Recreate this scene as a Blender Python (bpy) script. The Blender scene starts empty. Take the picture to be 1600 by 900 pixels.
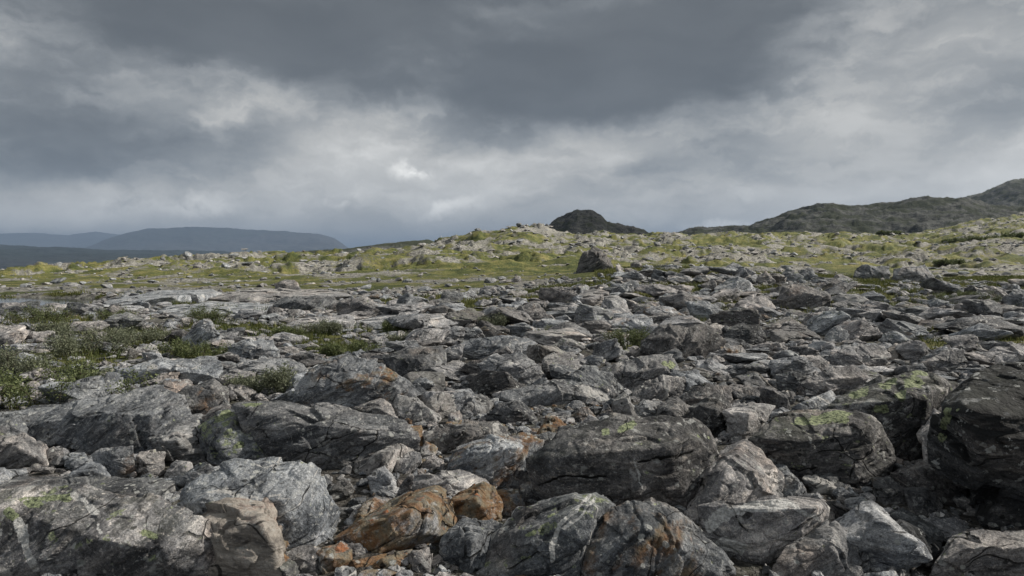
import bpy, bmesh, math, random
import numpy as np
from math import radians, sin, cos, tan, atan2, pi
from mathutils import Vector

random.seed(11)
RNG = np.random.default_rng(11)
SC = bpy.context.scene
COL = SC.collection

# ------------------------------------------------------------------ camera, sky, sun, exposure
F = 1067.0            # focal length in photo pixels (1600 wide)
HOR = 405.0           # photo row of the true horizon
CAMZ = 1.7
PITCH = math.atan((450 - HOR) / F) * -1.0
cam_d = bpy.data.cameras.new('camera'); cam_d.sensor_width = 36; cam_d.lens = F / 1600 * 36
cam_d.clip_start = 0.05; cam_d.clip_end = 90000
cam = bpy.data.objects.new('camera', cam_d); COL.objects.link(cam)
cam.location = (0, 0, CAMZ); cam.rotation_euler = (pi / 2 + PITCH, 0, 0)
SC.camera = cam
SUN_AZ = radians(80); SUN_EL = radians(37)
SUN_STRENGTH = 4.8; SKY_STRENGTH = 0.1
sd = bpy.data.lights.new('sun', 'SUN'); sd.energy = SUN_STRENGTH; sd.angle = radians(1.3); sd.color = (1.0, 0.93, 0.83)
SDIR = Vector((sin(SUN_AZ) * cos(SUN_EL), cos(SUN_AZ) * cos(SUN_EL), sin(SUN_EL)))
sun = bpy.data.objects.new('sun', sd); COL.objects.link(sun)
sun.rotation_euler = SDIR.to_track_quat('Z', 'Y').to_euler()
SC.view_settings.view_transform = 'Standard'; SC.view_settings.look = 'None'
SC.view_settings.exposure = 0.58; SC.view_settings.gamma = 1.0; SC.view_settings.use_curve_mapping = False
SC.cycles.use_denoising = True
try: SC.cycles.denoising_prefilter = 'ACCURATE'
except Exception: pass
SC.cycles.max_bounces = 5; SC.cycles.diffuse_bounces = 3; SC.cycles.volume_bounces = 0
SC.cycles.transparent_max_bounces = 12
SC.cycles.use_adaptive_sampling = False
SC.cycles.sample_clamp_indirect = 2.0; SC.cycles.sample_clamp_direct = 6.0; SC.cycles.caustics_reflective = False; SC.cycles.caustics_refractive = False

def raydir(px, py):
    v = Vector(((px - 800) / F, 1.0, (450 - py) / F))
    c, s = cos(PITCH), sin(PITCH)
    return Vector((v.x, v.y * c - v.z * s, v.y * s + v.z * c))

# ---- node helper
class NT:
    def __init__(self, tree): self.t = tree; self.n = tree.nodes; self.l = tree.links
    def add(self, typ, **kw):
        n = self.n.new(typ)
        for k, v in kw.items(): setattr(n, k, v)
        return n
    def put(self, sock, v):
        if isinstance(v, bpy.types.NodeSocket): self.l.new(v, sock)
        elif v is not None:
            if hasattr(sock.default_value, '__len__'):
                v = tuple(v) if hasattr(v, '__len__') else (v,) * len(sock.default_value)
                if len(sock.default_value) == 4 and len(v) == 3: v = v + (1,)
            sock.default_value = v
    def math(self, op, a, b=None, c=None, clamp=False):
        n = self.add('ShaderNodeMath', operation=op, use_clamp=clamp)
        for i, v in enumerate((a, b, c)):
            if v is not None: self.put(n.inputs[i], v)
        return n.outputs[0]
    def vec(self, op, a, b=None, scale=None):
        n = self.add('ShaderNodeVectorMath', operation=op)
        self.put(n.inputs[0], a)
        if b is not None: self.put(n.inputs[1], b)
        if scale is not None: self.put(n.inputs[3], scale)
        return n.outputs['Value'] if op in ('LENGTH', 'DOT_PRODUCT', 'DISTANCE') else n.outputs[0]
    def noise(self, v, scale=5, detail=3, rough=0.5, dist=0.0, color=False, typ='FBM'):
        n = self.add('ShaderNodeTexNoise'); n.noise_dimensions = '3D'
        self.put(n.inputs['Vector'], v); n.inputs['Scale'].default_value = scale
        n.inputs['Detail'].default_value = detail; n.inputs['Roughness'].default_value = rough
        n.inputs['Distortion'].default_value = dist
        return n.outputs['Color'] if color else n.outputs[0]
    def ss(self, x, a, b, lo=0.0, hi=1.0):
        n = self.add('ShaderNodeMapRange', interpolation_type='SMOOTHSTEP')
        self.put(n.inputs[0], x)
        for i, v in zip((1, 2, 3, 4), (a, b, lo, hi)): self.put(n.inputs[i], v)
        return n.outputs[0]
    def mix(self, f, a, b, blend='MIX'):
        n = self.add('ShaderNodeMix', data_type='RGBA', blend_type=blend)
        self.put(n.inputs[0], f); self.put(n.inputs[6], a); self.put(n.inputs[7], b)
        return n.outputs[2]
    def ramp(self, f, stops):
        n = self.add('ShaderNodeValToRGB'); e = n.color_ramp.elements
        while len(e) < len(stops): e.new(0.5)
        for el, (p, c) in zip(e, stops):
            el.position = p; el.color = (tuple(c) + (1,)) if hasattr(c, '__len__') else (c, c, c, 1)
        self.put(n.inputs[0], f)
        return n.outputs[0]

def build_world():
    w = bpy.data.worlds.new('World'); SC.world = w; w.use_nodes = True
    N = NT(w.node_tree); N.n.clear()
    out = N.add('ShaderNodeOutputWorld'); bg = N.add('ShaderNodeBackground'); N.l.new(bg.outputs[0], out.inputs[0])
    bg.inputs[1].default_value = SKY_STRENGTH
    sky = N.add('ShaderNodeTexSky', sky_type='NISHITA'); sky.sun_disc = False
    sky.sun_elevation = SUN_EL; sky.sun_rotation = SUN_AZ
    d = N.add('ShaderNodeTexCoord').outputs['Generated']
    # domain warp so that the cloud edges are ragged
    w1 = N.vec('SUBTRACT', N.noise(d, 3.2, 5, 0.55, color=True), (0.5, 0.5, 0.5))
    w2 = N.vec('SUBTRACT', N.noise(d, 11, 5, 0.6, color=True), (0.5, 0.5, 0.5))
    dw = N.vec('ADD', d, N.vec('MULTIPLY', w1, (0.14, 0.0, 0.10)))
    dw = N.vec('ADD', dw, N.vec('MULTIPLY', w2, (0.07, 0.0, 0.045)))
    dw2 = N.vec('ADD', d, N.vec('MULTIPLY', w1, (0.02, 0.0, 0.01)))
    dw2 = N.vec('ADD', dw2, N.vec('MULTIPLY', w2, (0.06, 0.0, 0.035)))
    w3 = N.vec('SUBTRACT', N.noise(d, 40, 4, 0.6, color=True), (0.5, 0.5, 0.5))
    dw2 = N.vec('ADD', dw2, N.vec('MULTIPLY', w3, (0.04, 0.0, 0.025)))
    brk = N.ss(N.noise(dw2, 14, 4, .6), .34, .50)
    # base tone: flat cloud deck, streaky
    mp = N.add('ShaderNodeMapping'); N.put(mp.inputs['Vector'], dw); mp.inputs['Scale'].default_value = (1.6, 1.6, 6.0)
    mp.inputs['Rotation'].default_value = (0, radians(12), 0)
    base = N.noise(mp.outputs[0], 2.2, 7, 0.52)
    fine = N.noise(mp.outputs[0], 8.0, 6, 0.55)
    val = N.math('ADD', N.ss(base, 0.28, 0.72, 0.235, 0.335), N.ss(fine, 0.3, 0.7, -0.012, 0.012))
    mp2 = N.add('ShaderNodeMapping'); N.put(mp2.inputs['Vector'], dw2); mp2.inputs['Scale'].default_value = (2.0, 2.0, 4.6); mp2.inputs['Rotation'].default_value = (0, radians(16), 0)
    la = N.noise(N.vec('ADD', mp2.outputs[0], (3.1, 0, .7)), 2.6, 9, 0.56); lb = N.noise(N.vec('ADD', mp2.outputs[0], (-2.2, 0, 5.1)), 6.0, 9, 0.60)
    puff = N.math('ADD', N.ss(la, 0.44, 0.62, -.045, .045), N.ss(lb, 0.45, 0.62, -.026, .030))
    def blob(px, py, rx, ry, rot, amt, hard=1.0, tight=False):
        nonlocal val
        c = raydir(px, py).normalized()
        v = N.vec('SUBTRACT', dw2 if tight else dw, tuple(c))
        m = N.add('ShaderNodeMapping', vector_type='POINT'); N.put(m.inputs['Vector'], v)
        m.inputs['Rotation'].default_value = (0, radians(rot), 0)
        v = N.vec('MULTIPLY', m.outputs[0], (F / rx, 1.5, F / ry))
        g = N.ss(N.vec('LENGTH', v), 1.25, 1.25 - 1.1 * hard)
        if tight: g = N.math('MULTIPLY', g, brk)
        val = N.math('ADD', val, N.math('MULTIPLY', g, amt))
    # big dark rain cloud across the top, and the lighter parts round it (photo directions)
    blob(800, 40, 480, 150, 0, -0.185, 0.65)
    blob(980, 150, 340, 110, 12, -0.13, 0.75)
    blob(480, 10, 260, 75, 12, -0.09, 0.7)
    blob(60, 60, 380, 190, 0, -0.09, 0.9)
    blob(100, 235, 280, 55, 0, -0.11, 0.8)
    blob(1150, 270, 170, 90, 20, -0.05, 0.9)
    blob(640, 345, 420, 45, 0, -0.05, 0.8)
    blob(300, 270, 260, 30, 0, -0.03, 0.8)
    blob(200, 372, 400, 32, 0, -0.03, 0.9)
    blob(1250, 20, 250, 120, -30, 0.0, 1.0)
    blob(1450, 230, 300, 150, -20, 0.12, 0.9)
    blob(1570, 170, 90, 50, 0, -0.07, 0.9)
    blob(1400, 320, 260, 30, 0, 0.06, 0.9)
    blob(690, 215, 240, 60, 8, 0.14, 0.7)
    blob(860, 250, 180, 40, 8, 0.10, 0.8)
    blob(390, 95, 75, 32, 30, 0.06, 0.9)
    blob(440, 160, 100, 40, 30, 0.05, 0.9)
    blob(340, 185, 40, 16, 12, 0.14, 0.9, True)
    blob(655, 262, 46, 17, 12, 0.42, 0.9, True)
    blob(540, 313, 34, 15, 8, 0.38, 0.9, True)
    blob(690, 325, 46, 13, 22, 0.26, 0.9, True)
    blob(315, 320, 60, 20, 15, 0.22, 0.9, True)
    blob(90, 325, 150, 32, 8, 0.16, 0.9, True)
    blob(1125, 354, 70, 10, 0, 0.34, 0.9, True)
    blob(620, 378, 120, 14, 0, 0.09, 0.9)
    blob(740, 270, 300, 60, 8, 0.10, 0.9)
    blob(820, 320, 330, 35, 4, 0.05, 0.9)
    blob(250, 340, 330, 36, 4, 0.06, 0.9)
    blob(560, 245, 130, 60, 10, 0.06, 0.9)
    # unseen sky toned to hold down fill: slightly brighter overhead, darker behind the camera
    z = N.vec('DOT_PRODUCT', d, (0, 0, 1)); yy = N.vec('DOT_PRODUCT', d, (0, 1, 0))
    val = N.math('ADD', val, N.math('MULTIPLY', N.ss(z, 0.42, 0.85), 0.02))
    val = N.math('ADD', val, N.math('MULTIPLY', N.ss(yy, 0.35, -0.3), -0.03))
    val = N.math('ADD', val, N.math('MULTIPLY', N.ss(z, 0.17, 0.02), 0.23))
    val = N.math('ADD', val, N.math('MULTIPLY', puff, N.ss(val, .08, .26, .28, 1.1)))
    soft = N.noise(mp.outputs[0], 3.7, 5, 0.5)
    val = N.math('MULTIPLY', N.math('SMOOTH_MAX', val, 0.085, 0.06), N.ss(soft, .28, .72, .87, 1.13))
    tint = N.mix(N.ss(val, 0.1, 0.42), (0.955, 1.0, 1.015), (1.03, 1.01, 0.96))
    cl = N.vec('SCALE', tint, scale=N.math('MULTIPLY', val, 1.0 / SKY_STRENGTH))
    colr = N.mix(0.97, sky.outputs[0], cl)
    N.l.new(colr, bg.inputs[0])
build_world()

# ------------------------------------------------------------------ numpy noise
_P = RNG.permutation(256); _P = np.concatenate([_P, _P, _P])
_G = RNG.normal(size=(256, 3)); _G /= np.linalg.norm(_G, axis=1)[:, None]
def perlin(p):
    i = np.floor(p).astype(np.int64); f = p - i; i &= 255
    u = f * f * f * (f * (f * 6 - 15) + 10)
    r = 0
    for a in (0, 1):
        wa = u[:, 0] if a else 1 - u[:, 0]
        pa = _P[(i[:, 0] + a)]
        for b in (0, 1):
            wb = u[:, 1] if b else 1 - u[:, 1]
            pb = _P[pa + i[:, 1] + b]
            for c in (0, 1):
                wc = u[:, 2] if c else 1 - u[:, 2]
                g = _G[_P[pb + i[:, 2] + c]]
                r = r + wa * wb * wc * (g[:, 0] * (f[:, 0] - a) + g[:, 1] * (f[:, 1] - b) + g[:, 2] * (f[:, 2] - c))
    return r
def fbm(p, octs=4, gain=0.5, lac=2.03):
    a, s, r = 1.0, 1.0, 0
    for k in range(octs):
        r = r + a * perlin(p * s + 17.3 * k); a *= gain; s *= lac
    return r
def fbm2(x, y, sc, octs=4, gain=0.5, seed=0.0):
    return fbm(np.stack([x * sc, y * sc, np.full_like(x, seed + 0.37)], 1), octs, gain)
def sstep(a, b, x):
    t = np.clip((x - a) / (b - a), 0, 1); return t * t * (3 - 2 * t)

# ------------------------------------------------------------------ ground height
_PX = np.array([-900, 0, 100, 250, 400, 600, 700, 760, 820, 870, 950, 1000, 1050, 1100, 1250, 1300, 1400, 1450, 1520, 1600, 2500.])
def _row(D, pts, img=False):
    xs = [p[0] for p in pts]; zs = [(CAMZ - (p[1] - HOR) / F * D) if img else p[1] for p in pts]
    return np.interp(_PX, xs, zs)
_ROWS = [
    (1, _row(1, [(0, 0)])), (10, _row(10, [(0, 0)])), (20, _row(20, [(0, 0), (900, 0), (1100, .1), (1600, .1)])),
    (30, _row(30, [(0, -.05), (600, 0), (820, .15), (950, .45), (1100, .6), (1300, .5), (1600, .2)])),
    (45, _row(45, [(0, 0), (400, 0), (600, .1), (820, .4), (930, .95), (1050, 1.25), (1250, .6), (1450, .2), (1600, .1)])),
    (60, _row(60, [(0, -.2), (400, -.2), (820, .3), (950, .3), (1100, .3), (1300, .1), (1600, .2)])),
    (100, _row(100, [(0, 437), (250, 428), (400, 424), (600, 416), (820, 413), (950, 414), (1300, 414), (1600, 416)], True)),
    (160, _row(160, [(0, 427), (100, 421), (250, 410), (400, 405), (600, 400), (700, 396), (820, 392), (950, 396), (1100, 394), (1300, 397), (1450, 395), (1600, 386)], True)),
    (230, _row(230, [(0, 445), (250, 425), (400, 406), (600, 399), (640, 396), (700, 379), (760, 361), (820, 352), (870, 366), (950, 377), (1100, 378), (1300, 380), (1450, 380), (1600, 364)], True)),
    (320, _row(320, [(0, 450), (400, 425), (700, 400), (820, 378), (900, 371), (950, 367), (1000, 369), (1050, 369), (1200, 370), (1300, 371), (1400, 374), (1450, 371), (1600, 354)], True)),
    (450, _row(450, [(0, -20), (600, -10), (820, -5), (950, 0), (1100, 4), (1300, 6), (1400, 12), (1500, 24), (1600, 31)])),
    (700, _row(700, [(0, -32), (800, -25), (1300, -15), (1600, 10)])),
    (1200, _row(1200, [(0, -45), (1600, -30)])), (60000, _row(1, [(0, -70)])),
]
_LD = np.log(np.array([r[0] for r in _ROWS])); _ZT = np.stack([r[1] for r in _ROWS])
def pxD(x, y):
    r = np.hypot(x, y) + 1e-6; az = np.arctan2(x, y)
    azc = np.clip(az, -radians(58), radians(58))
    D = r * np.maximum(np.cos(az), 0.5)
    return 800 + F * np.tan(azc), np.maximum(D, 1.0)
def height(x, y):
    x = np.atleast_1d(np.asarray(x, float)); y = np.atleast_1d(np.asarray(y, float))
    px, D = pxD(x, y); ld = np.log(D)
    k = np.clip(np.searchsorted(_LD, ld) - 1, 0, len(_LD) - 2)
    t = (ld - _LD[k]) / (_LD[k + 1] - _LD[k]); t = np.clip(t, 0, 1)
    j = np.clip(np.searchsorted(_PX, px) - 1, 0, len(_PX) - 2); u = np.clip((px - _PX[j]) / (_PX[j + 1] - _PX[j]), 0, 1)
    u = u * u * (3 - 2 * u) * 0.6 + u * 0.4
    za = _ZT[k, j] * (1 - u) + _ZT[k, j + 1] * u; zb = _ZT[k + 1, j] * (1 - u) + _ZT[k + 1, j + 1] * u
    z = za * (1 - t) + zb * t
    near = sstep(4, 30, D); mid = sstep(38, 120, D); far = sstep(600, 2000, D)
    z = z + fbm2(x, y, 0.22, 3) * 0.22 * near + fbm2(x, y, 0.9, 3) * 0.05
    rid = 1 - np.abs(fbm2(x * 0.8, y, 0.035, 5, 0.55, 3.1)) * 2.2
    z = z + mid * (1 - far) * (rid - 0.6) * 2.0 + mid * (1 - far) * fbm2(x, y, 0.15, 4, 0.6, 5) * 0.9
    oc = fbm2(x, y, 0.07, 5, 0.55, 71)
    z = z + sstep(44, 110, D) * (1 - far) * (sstep(0.05, 0.12, oc) * 0.6 + sstep(0.2, 0.26, oc) * 0.6) * (.6 + D / 400)
    z = z - 0.45 * pond(x, y)
    return z
def pond(x, y):
    px, D = pxD(x, y)
    e = ((px - 20) / 150) ** 2 + ((D - 29.5) / 4.2) ** 2
    return sstep(1.35, 0.8, e + 0.25 * fbm2(x, y, 0.5, 3, 0.5, 9))
def h1(x, y): return float(height(x, y)[0])

# ------------------------------------------------------------------ mesh helpers
def mesh_from(name, V, T, attrs=None, smooth=False, mat=None):
    me = bpy.data.meshes.new(name)
    V = np.asarray(V, np.float32); T = np.asarray(T, np.int32); nf, k = T.shape
    me.vertices.add(len(V)); me.vertices.foreach_set('co', V.ravel())
    me.loops.add(nf * k); me.loops.foreach_set('vertex_index', T.ravel())
    me.polygons.add(nf); me.polygons.foreach_set('loop_start', np.arange(nf, dtype=np.int32) * k)
    me.polygons.foreach_set('use_smooth', np.full(nf, bool(smooth)))
    for an, (ty, arr) in (attrs or {}).items():
        a = me.attributes.new(an, ty, 'POINT')
        arr = np.asarray(arr, np.float32)
        a.data.foreach_set('vector' if ty == 'FLOAT_VECTOR' else ('color' if ty == 'FLOAT_COLOR' else 'value'), arr.ravel())
    me.update(calc_edges=True); me.validate()
    if mat: me.materials.append(mat)
    return me
def link(name, me, parent=None, loc=None):
    o = bpy.data.objects.new(name, me); COL.objects.link(o)
    if parent: o.parent = parent
    if loc is not None: o.location = loc
    return o
def tag(o, label=None, cat=None, group=None, kind=None):
    if label: o['label'] = label
    if cat: o['category'] = cat
    if group: o['group'] = group
    if kind: o['kind'] = kind
    return o
_ICO = {}
def ico(k):
    if k not in _ICO:
        bm = bmesh.new(); bmesh.ops.create_icosphere(bm, subdivisions=k, radius=1)
        _ICO[k] = (np.array([v.co[:] for v in bm.verts]), np.array([[v.index for v in f.verts] for f in bm.faces])); bm.free()
    return _ICO[k]
def hull_planes(P):
    bm = bmesh.new()
    for p in P: bm.verts.new(p)
    r = bmesh.ops.convex_hull(bm, input=bm.verts)
    pl = []; c = P.mean(0)
    for f in bm.faces:
        if f.calc_area() < 1e-9: continue
        f.normal_update(); n = np.array(f.normal[:]); d = float(n @ (np.array(f.verts[0].co[:]) - c))
        if d < 0: n, d = -n, -d
        if d > 1e-6: pl.append((n, d))
    bm.free()
    return c, np.array([p[0] for p in pl]), np.array([p[1] for p in pl])
def rot_to(n):
    """3x3 whose rows are a frame with third row n"""
    n = n / np.linalg.norm(n); a = np.cross(n, [0.3, 0.9, 0.1]); a /= np.linalg.norm(a); b = np.cross(n, a)
    return np.stack([a, b, n])
def make_rock(P, k, rng, chips=7, rough=1.0, p=26, fol=None, step=1.0):
    """Fractured boulder: convex body of P, chipped by further planes, rounded edges, layered and noisy surface."""
    c, Nn, Dd = hull_planes(P)
    ext = P.max(0) - P.min(0); size = float(np.sort(ext)[1])
    nc = max(2, chips // 3)
    cn = rng.normal(size=(nc, 3)); cn /= np.linalg.norm(cn, axis=1)[:, None]
    sup = ((P - c) @ cn.T).max(0) * (1 - 0.26 * rng.random(nc))
    j = rng.integers(len(Nn), size=chips); ln = Nn[j] + rng.normal(size=(chips, 3)) * 0.24; ln /= np.linalg.norm(ln, axis=1)[:, None]
    lsup = ((P - c) @ ln.T).max(0) * (1 - 0.10 * rng.random(chips))
    cn = np.concatenate([cn, ln]); sup = np.concatenate([sup, lsup])
    Nn = np.concatenate([Nn, cn]); Dd = np.concatenate([Dd, sup])
    D0, T = ico(k)
    dirs = D0 * (ext * 0.5 + 0.12 * size); dirs = dirs / np.linalg.norm(dirs, axis=1)[:, None]
    q = np.maximum(dirs @ Nn.T, 1e-4) / Dd
    m = q.max(1, keepdims=True)
    r = 1.0 / (m[:, 0] * ((q / m) ** p).sum(1) ** (1.0 / p))
    V = c + dirs * r[:, None]
    if fol is None:
        fol = np.array([rng.normal() * 0.45 - 0.2, rng.normal() * 0.45 - 0.25, 1.0])
    Fm = rot_to(fol); off = rng.uniform(-40, 40, 3)
    L = (V - c) @ Fm.T
    s = size
    disp = fbm(L / s * 1.6 + off, 2, 0.5) * 0.02 * s - np.abs(perlin(L / s * 3.1 + off * 1.3)) * 0.03 * s
    # broken facets: each patch of the surface sits a little in or out, tilted its own way
    if k >= 4:
        ns = 26 if k < 6 else 60
        sd_ = V[rng.integers(len(V), size=ns)]; Ls = (sd_ - c) @ Fm.T; wgt = np.array([1, 1, 1.7]) / s
        wob = L + np.stack([perlin(L / s * 4 + off + q) for q in (0, 31, 67)], 1) * 0.10 * s
        d2 = ((wob[:, None, :] * wgt - Ls[None] * wgt) ** 2).sum(2); kk = d2.argmin(1)
        tq = .09 if k >= 7 else .12 if k == 6 else .16
        tilt = rng.normal(size=(ns, 3)) * tq; offs = rng.normal(size=ns) * tq * .11 * s
        disp = disp + offs[kk] + ((V - sd_[kk]) * tilt[kk]).sum(1) - 0.008 * s
    # layering: ledges broken along the foliation
    lay = L[:, 2] / s * rng.uniform(5, 9) + 0.35 * fbm(L / s * 1.3 + off + 9, 2)
    fr = lay - np.floor(lay)
    led = perlin(np.stack([np.floor(lay) * 7.7, L[:, 0] / s * 1.5, L[:, 1] / s * 1.5], 1) + off)
    nxt = perlin(np.stack([np.floor(lay + 1) * 7.7, L[:, 0] / s * 1.5, L[:, 1] / s * 1.5], 1) + off)
    led = led + (nxt - led) * sstep(0.86, 1.0, fr)
    disp = disp + led * 0.05 * s * step
    if k >= 5:
        g = fbm(np.stack([L[:, 0] * 0.8, L[:, 1] * 0.8, L[:, 2] * 2.5], 1) / 0.12 + off, 3 if k < 7 else 4, 0.55)
        rd = np.abs(perlin(np.stack([L[:, 0], L[:, 1], L[:, 2] * 2.], 1) / 0.25 + off))
        disp = disp + (g * 0.014 - np.exp(-(rd / 0.035) ** 2) * 0.014) * min(1.0, s / 0.35)
    elif k >= 4: disp = disp + fbm(L / s * 7 + off, 2) * 0.022 * s
    V = V + dirs * (disp * rough)[:, None]
    lc = (V - c) @ Fm.T + off
    return V, T, lc

# ------------------------------------------------------------------ materials
def new_mat(name):
    m = bpy.data.materials.new(name); m.use_nodes = True; N = NT(m.node_tree); N.n.clear()
    out = N.add('ShaderNodeOutputMaterial'); b = N.add('ShaderNodeBsdfPrincipled'); N.l.new(b.outputs[0], out.inputs[0])
    b.inputs['Roughness'].default_value = 0.9; b.inputs['Specular IOR Level'].default_value = 0.25
    return m, N, b, out
def gneiss_material():
    m, N, b, out = new_mat('gneiss')
    lc = N.add('ShaderNodeAttribute', attribute_name='lc').outputs['Vector']
    a1 = N.add('ShaderNodeSeparateColor'); N.l.new(N.add('ShaderNodeAttribute', attribute_name='rk').outputs['Color'], a1.inputs[0])
    a2 = N.add('ShaderNodeSeparateColor'); N.l.new(N.add('ShaderNodeAttribute', attribute_name='rk_more').outputs['Color'], a2.inputs[0])
    tone, rust, lich = a1.outputs; cream, veinA, black = a2.outputs
    nz = N.add('ShaderNodeSeparateXYZ'); N.l.new(N.add('ShaderNodeNewGeometry').outputs['Normal'], nz.inputs[0]); nz = nz.outputs[2]
    wv = N.vec('SUBTRACT', N.noise(lc, 1.6, 3, 0.5, color=True), (0.5,) * 3)
    lw = N.vec('ADD', lc, N.vec('SCALE', wv, scale=0.09))
    band = N.noise(N.vec('MULTIPLY', lw, (1.6, 1.6, 8.0)), 1.0, 9, 0.72)
    thin = N.noise(N.vec('MULTIPLY', lw, (8.0, 8.0, 50.0)), 1.0, 6, 0.7)
    blot = N.noise(lc, 3.0, 5, 0.6)
    grain = N.noise(lc, 55, 3, 0.7)
    spk = N.noise(lc, 20, 6, 0.72)
    col = N.ramp(band, [(0.30, (.024, .026, .030)), (0.43, (.062, .066, .072)), (0.52, (.118, .122, .128)), (0.60, (.185, .186, .187)), (0.74, (.38, .375, .365))])
    reg = N.ss(N.noise(lc, 1.7, 3, .55), .42, .62)
    col = N.mix(N.math('MULTIPLY', N.ss(thin, 0.55, 0.70), N.math('ADD', N.math('MULTIPLY', reg, .75), .15)), col, (.38, .37, .345))
    col = N.mix(N.math('MULTIPLY', N.ss(thin, 0.45, 0.32), N.math('ADD', N.math('MULTIPLY', reg, .5), .1)), col, (.030, .031, .034))
    pk = N.noise(lc, 38, 4, .7)
    col = N.mix(N.ss(pk, .57, .66, 0, .55), col, (.33, .325, .31))
    col = N.mix(N.ss(pk, .43, .36, 0, .6), col, (.022, .023, .025))
    k = N.math('MULTIPLY', N.ss(blot, 0.25, 0.75, 0.55, 1.5), N.ss(tone, 0, 1, 0.60, 2.3))
    k = N.math('MULTIPLY', k, N.ss(grain, 0.2, 0.8, 0.68, 1.36))
    k = N.math('MULTIPLY', k, N.ss(N.noise(lc, 130, 2, .8), 0.25, 0.75, 0.62, 1.42))
    col = N.mix(1.0, col, N.add('ShaderNodeCombineColor').outputs[0], 'MULTIPLY') if False else N.vec('SCALE', col, scale=k)
    # every stone its own cast, from pinkish to bluish
    hue = N.noise(lc, 0.12, 1, .5)
    col = N.vec('MULTIPLY', col, N.mix(N.ss(hue, .38, .62), (.965, 1.0, 1.035), (1.075, 1.005, .96)))
    # warm feldspar tint patches
    warm = N.ss(N.noise(lw, 1.3, 4, 0.6), 0.54, 0.74, 0, 0.55)
    col = N.mix(warm, col, N.vec('MULTIPLY', col, (1.30, 1.04, 0.86)))
    # cream banded rock
    cb = N.ramp(band, [(0.36, (.075, .066, .058)), (0.45, (.27, .24, .205)), (0.53, (.40, .365, .315)), (0.60, (.22, .155, .125)), (0.68, (.44, .40, .355))])
    col = N.mix(N.math('MULTIPLY', cream, 0.72), col, cb)
    # rust staining
    rn = N.noise(N.vec('MULTIPLY', lw, (1, 1, 2.2)), 2.6, 6, 0.65)
    rmask = N.math('MULTIPLY', N.ss(N.math('ADD', rn, N.math('MULTIPLY', rust, 0.34)), 0.60, 0.74), N.math('MINIMUM', N.math('MULTIPLY', rust, 3.0), 0.92))
    rcol = N.ramp(N.noise(lw, 7, 5, 0.6), [(0.30, (.055, .038, .026)), (0.44, (.21, .11, .045)), (0.54, (.20, .155, .095)), (0.62, (.14, .135, .11)), (0.70, (.34, .12, .038))])
    rcol = N.vec('SCALE', rcol, scale=N.ss(grain, 0.2, 0.8, 0.7, 1.25))
    col = N.mix(rmask, col, rcol)
    # quartz veins
    vn = N.noise(N.vec('MULTIPLY', lw, (0.45, 0.45, 1.5)), 1.15, 2, 0.5)
    vw = N.math('MULTIPLY', N.ss(N.noise(lc, 4.0, 4, 0.6), 0.40, 0.62, 0.003, 0.034), N.math('MAXIMUM', N.math('SUBTRACT', veinA, 0.32), 0.0))
    vein = N.ss(N.math('ABSOLUTE', N.math('SUBTRACT', vn, 0.5)), vw, N.math('MULTIPLY', vw, 0.45))
    col = N.mix(N.math('MULTIPLY', vein, 0.85), col, (.50, .49, .47))
    # joints: thin dark cracks along and across the layering
    vo = N.add('ShaderNodeTexVoronoi', feature='DISTANCE_TO_EDGE'); N.put(vo.inputs['Vector'], N.vec('MULTIPLY', N.vec('ADD', lc, N.vec('SCALE', wv, scale=.35)), (1.3, 1.3, 2.6))); vo.inputs['Scale'].default_value = 1.5
    crk = N.math('MULTIPLY', N.ss(vo.outputs['Distance'], 0.016, 0.004), N.ss(N.noise(lc, 2.7, 3, .5), .50, .60))
    col = N.mix(N.math('MULTIPLY', crk, .85), col, (.010, .010, .010))
    # crust lichens: pale grey flecks, black, yellow green
    pale = N.math('MULTIPLY', N.ss(spk, 0.565, 0.64), N.ss(N.noise(lc, 2.2, 3, 0.6), 0.45, 0.62))
    col = N.mix(N.math('MULTIPLY', pale, 0.85), col, (.42, .425, .41))
    vs = N.add('ShaderNodeTexVoronoi', feature='F1'); N.put(vs.inputs['Vector'], N.vec('ADD', lc, N.vec('SCALE', N.noise(lc, 40, 3, .6, color=True), scale=.02))); vs.inputs['Scale'].default_value = 21
    vsc = N.add('ShaderNodeSeparateColor'); N.l.new(vs.outputs['Color'], vsc.inputs[0])
    rad_ = N.ss(vsc.outputs[0], .45, 1.0, 0.0, .42)
    spot = N.math('MULTIPLY', N.ss(N.math('SUBTRACT', vs.outputs['Distance'], rad_), .03, -.03), N.math('MULTIPLY', N.ss(rad_, 0.0, .08), N.ss(N.noise(lc, 1.9, 3, .6), .42, .58)))
    col = N.mix(N.math('MULTIPLY', spot, .85), col, N.mix(N.ss(vsc.outputs[1], .40, .44), (.016, .017, .018), (.43, .44, .42)))
    bm_ = N.ss(N.math('ADD', N.noise(lc, 8, 6, 0.68), N.math('MULTIPLY', black, 0.22)), 0.60, 0.68)
    bm_ = N.math('MULTIPLY', bm_, N.math('MULTIPLY', N.ss(nz, -0.4, 0.3), N.math('ADD', N.math('MULTIPLY', black, .85), .12)))
    col = N.mix(bm_, col, (.014, .015, .016))
    gn = N.noise(lc, 9.0, 8, 0.66)
    gm = N.math('MULTIPLY', N.ss(N.math('ADD', gn, N.math('MULTIPLY', lich, 0.16)), 0.690, 0.700), N.ss(nz, 0.1, 0.5))
    gcol = N.ramp(N.noise(lc, 48, 4, .7), [(.36, (.03, .035, .03)), (.46, (.19, .22, .13)), (.58, (.30, .34, .19)), (.66, (.40, .42, .30))])
    wcr = N.ss(N.noise(N.vec('ADD', lc, (9, 4, 2)), 10.0, 8, 0.68), .615, .625)
    col = N.mix(N.math('MULTIPLY', wcr, N.math('ADD', N.math('MULTIPLY', black, .5), .35)), col, (.42, .43, .42))
    col = N.mix(N.math('MULTIPLY', gm, 0.85), col, gcol)
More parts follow.
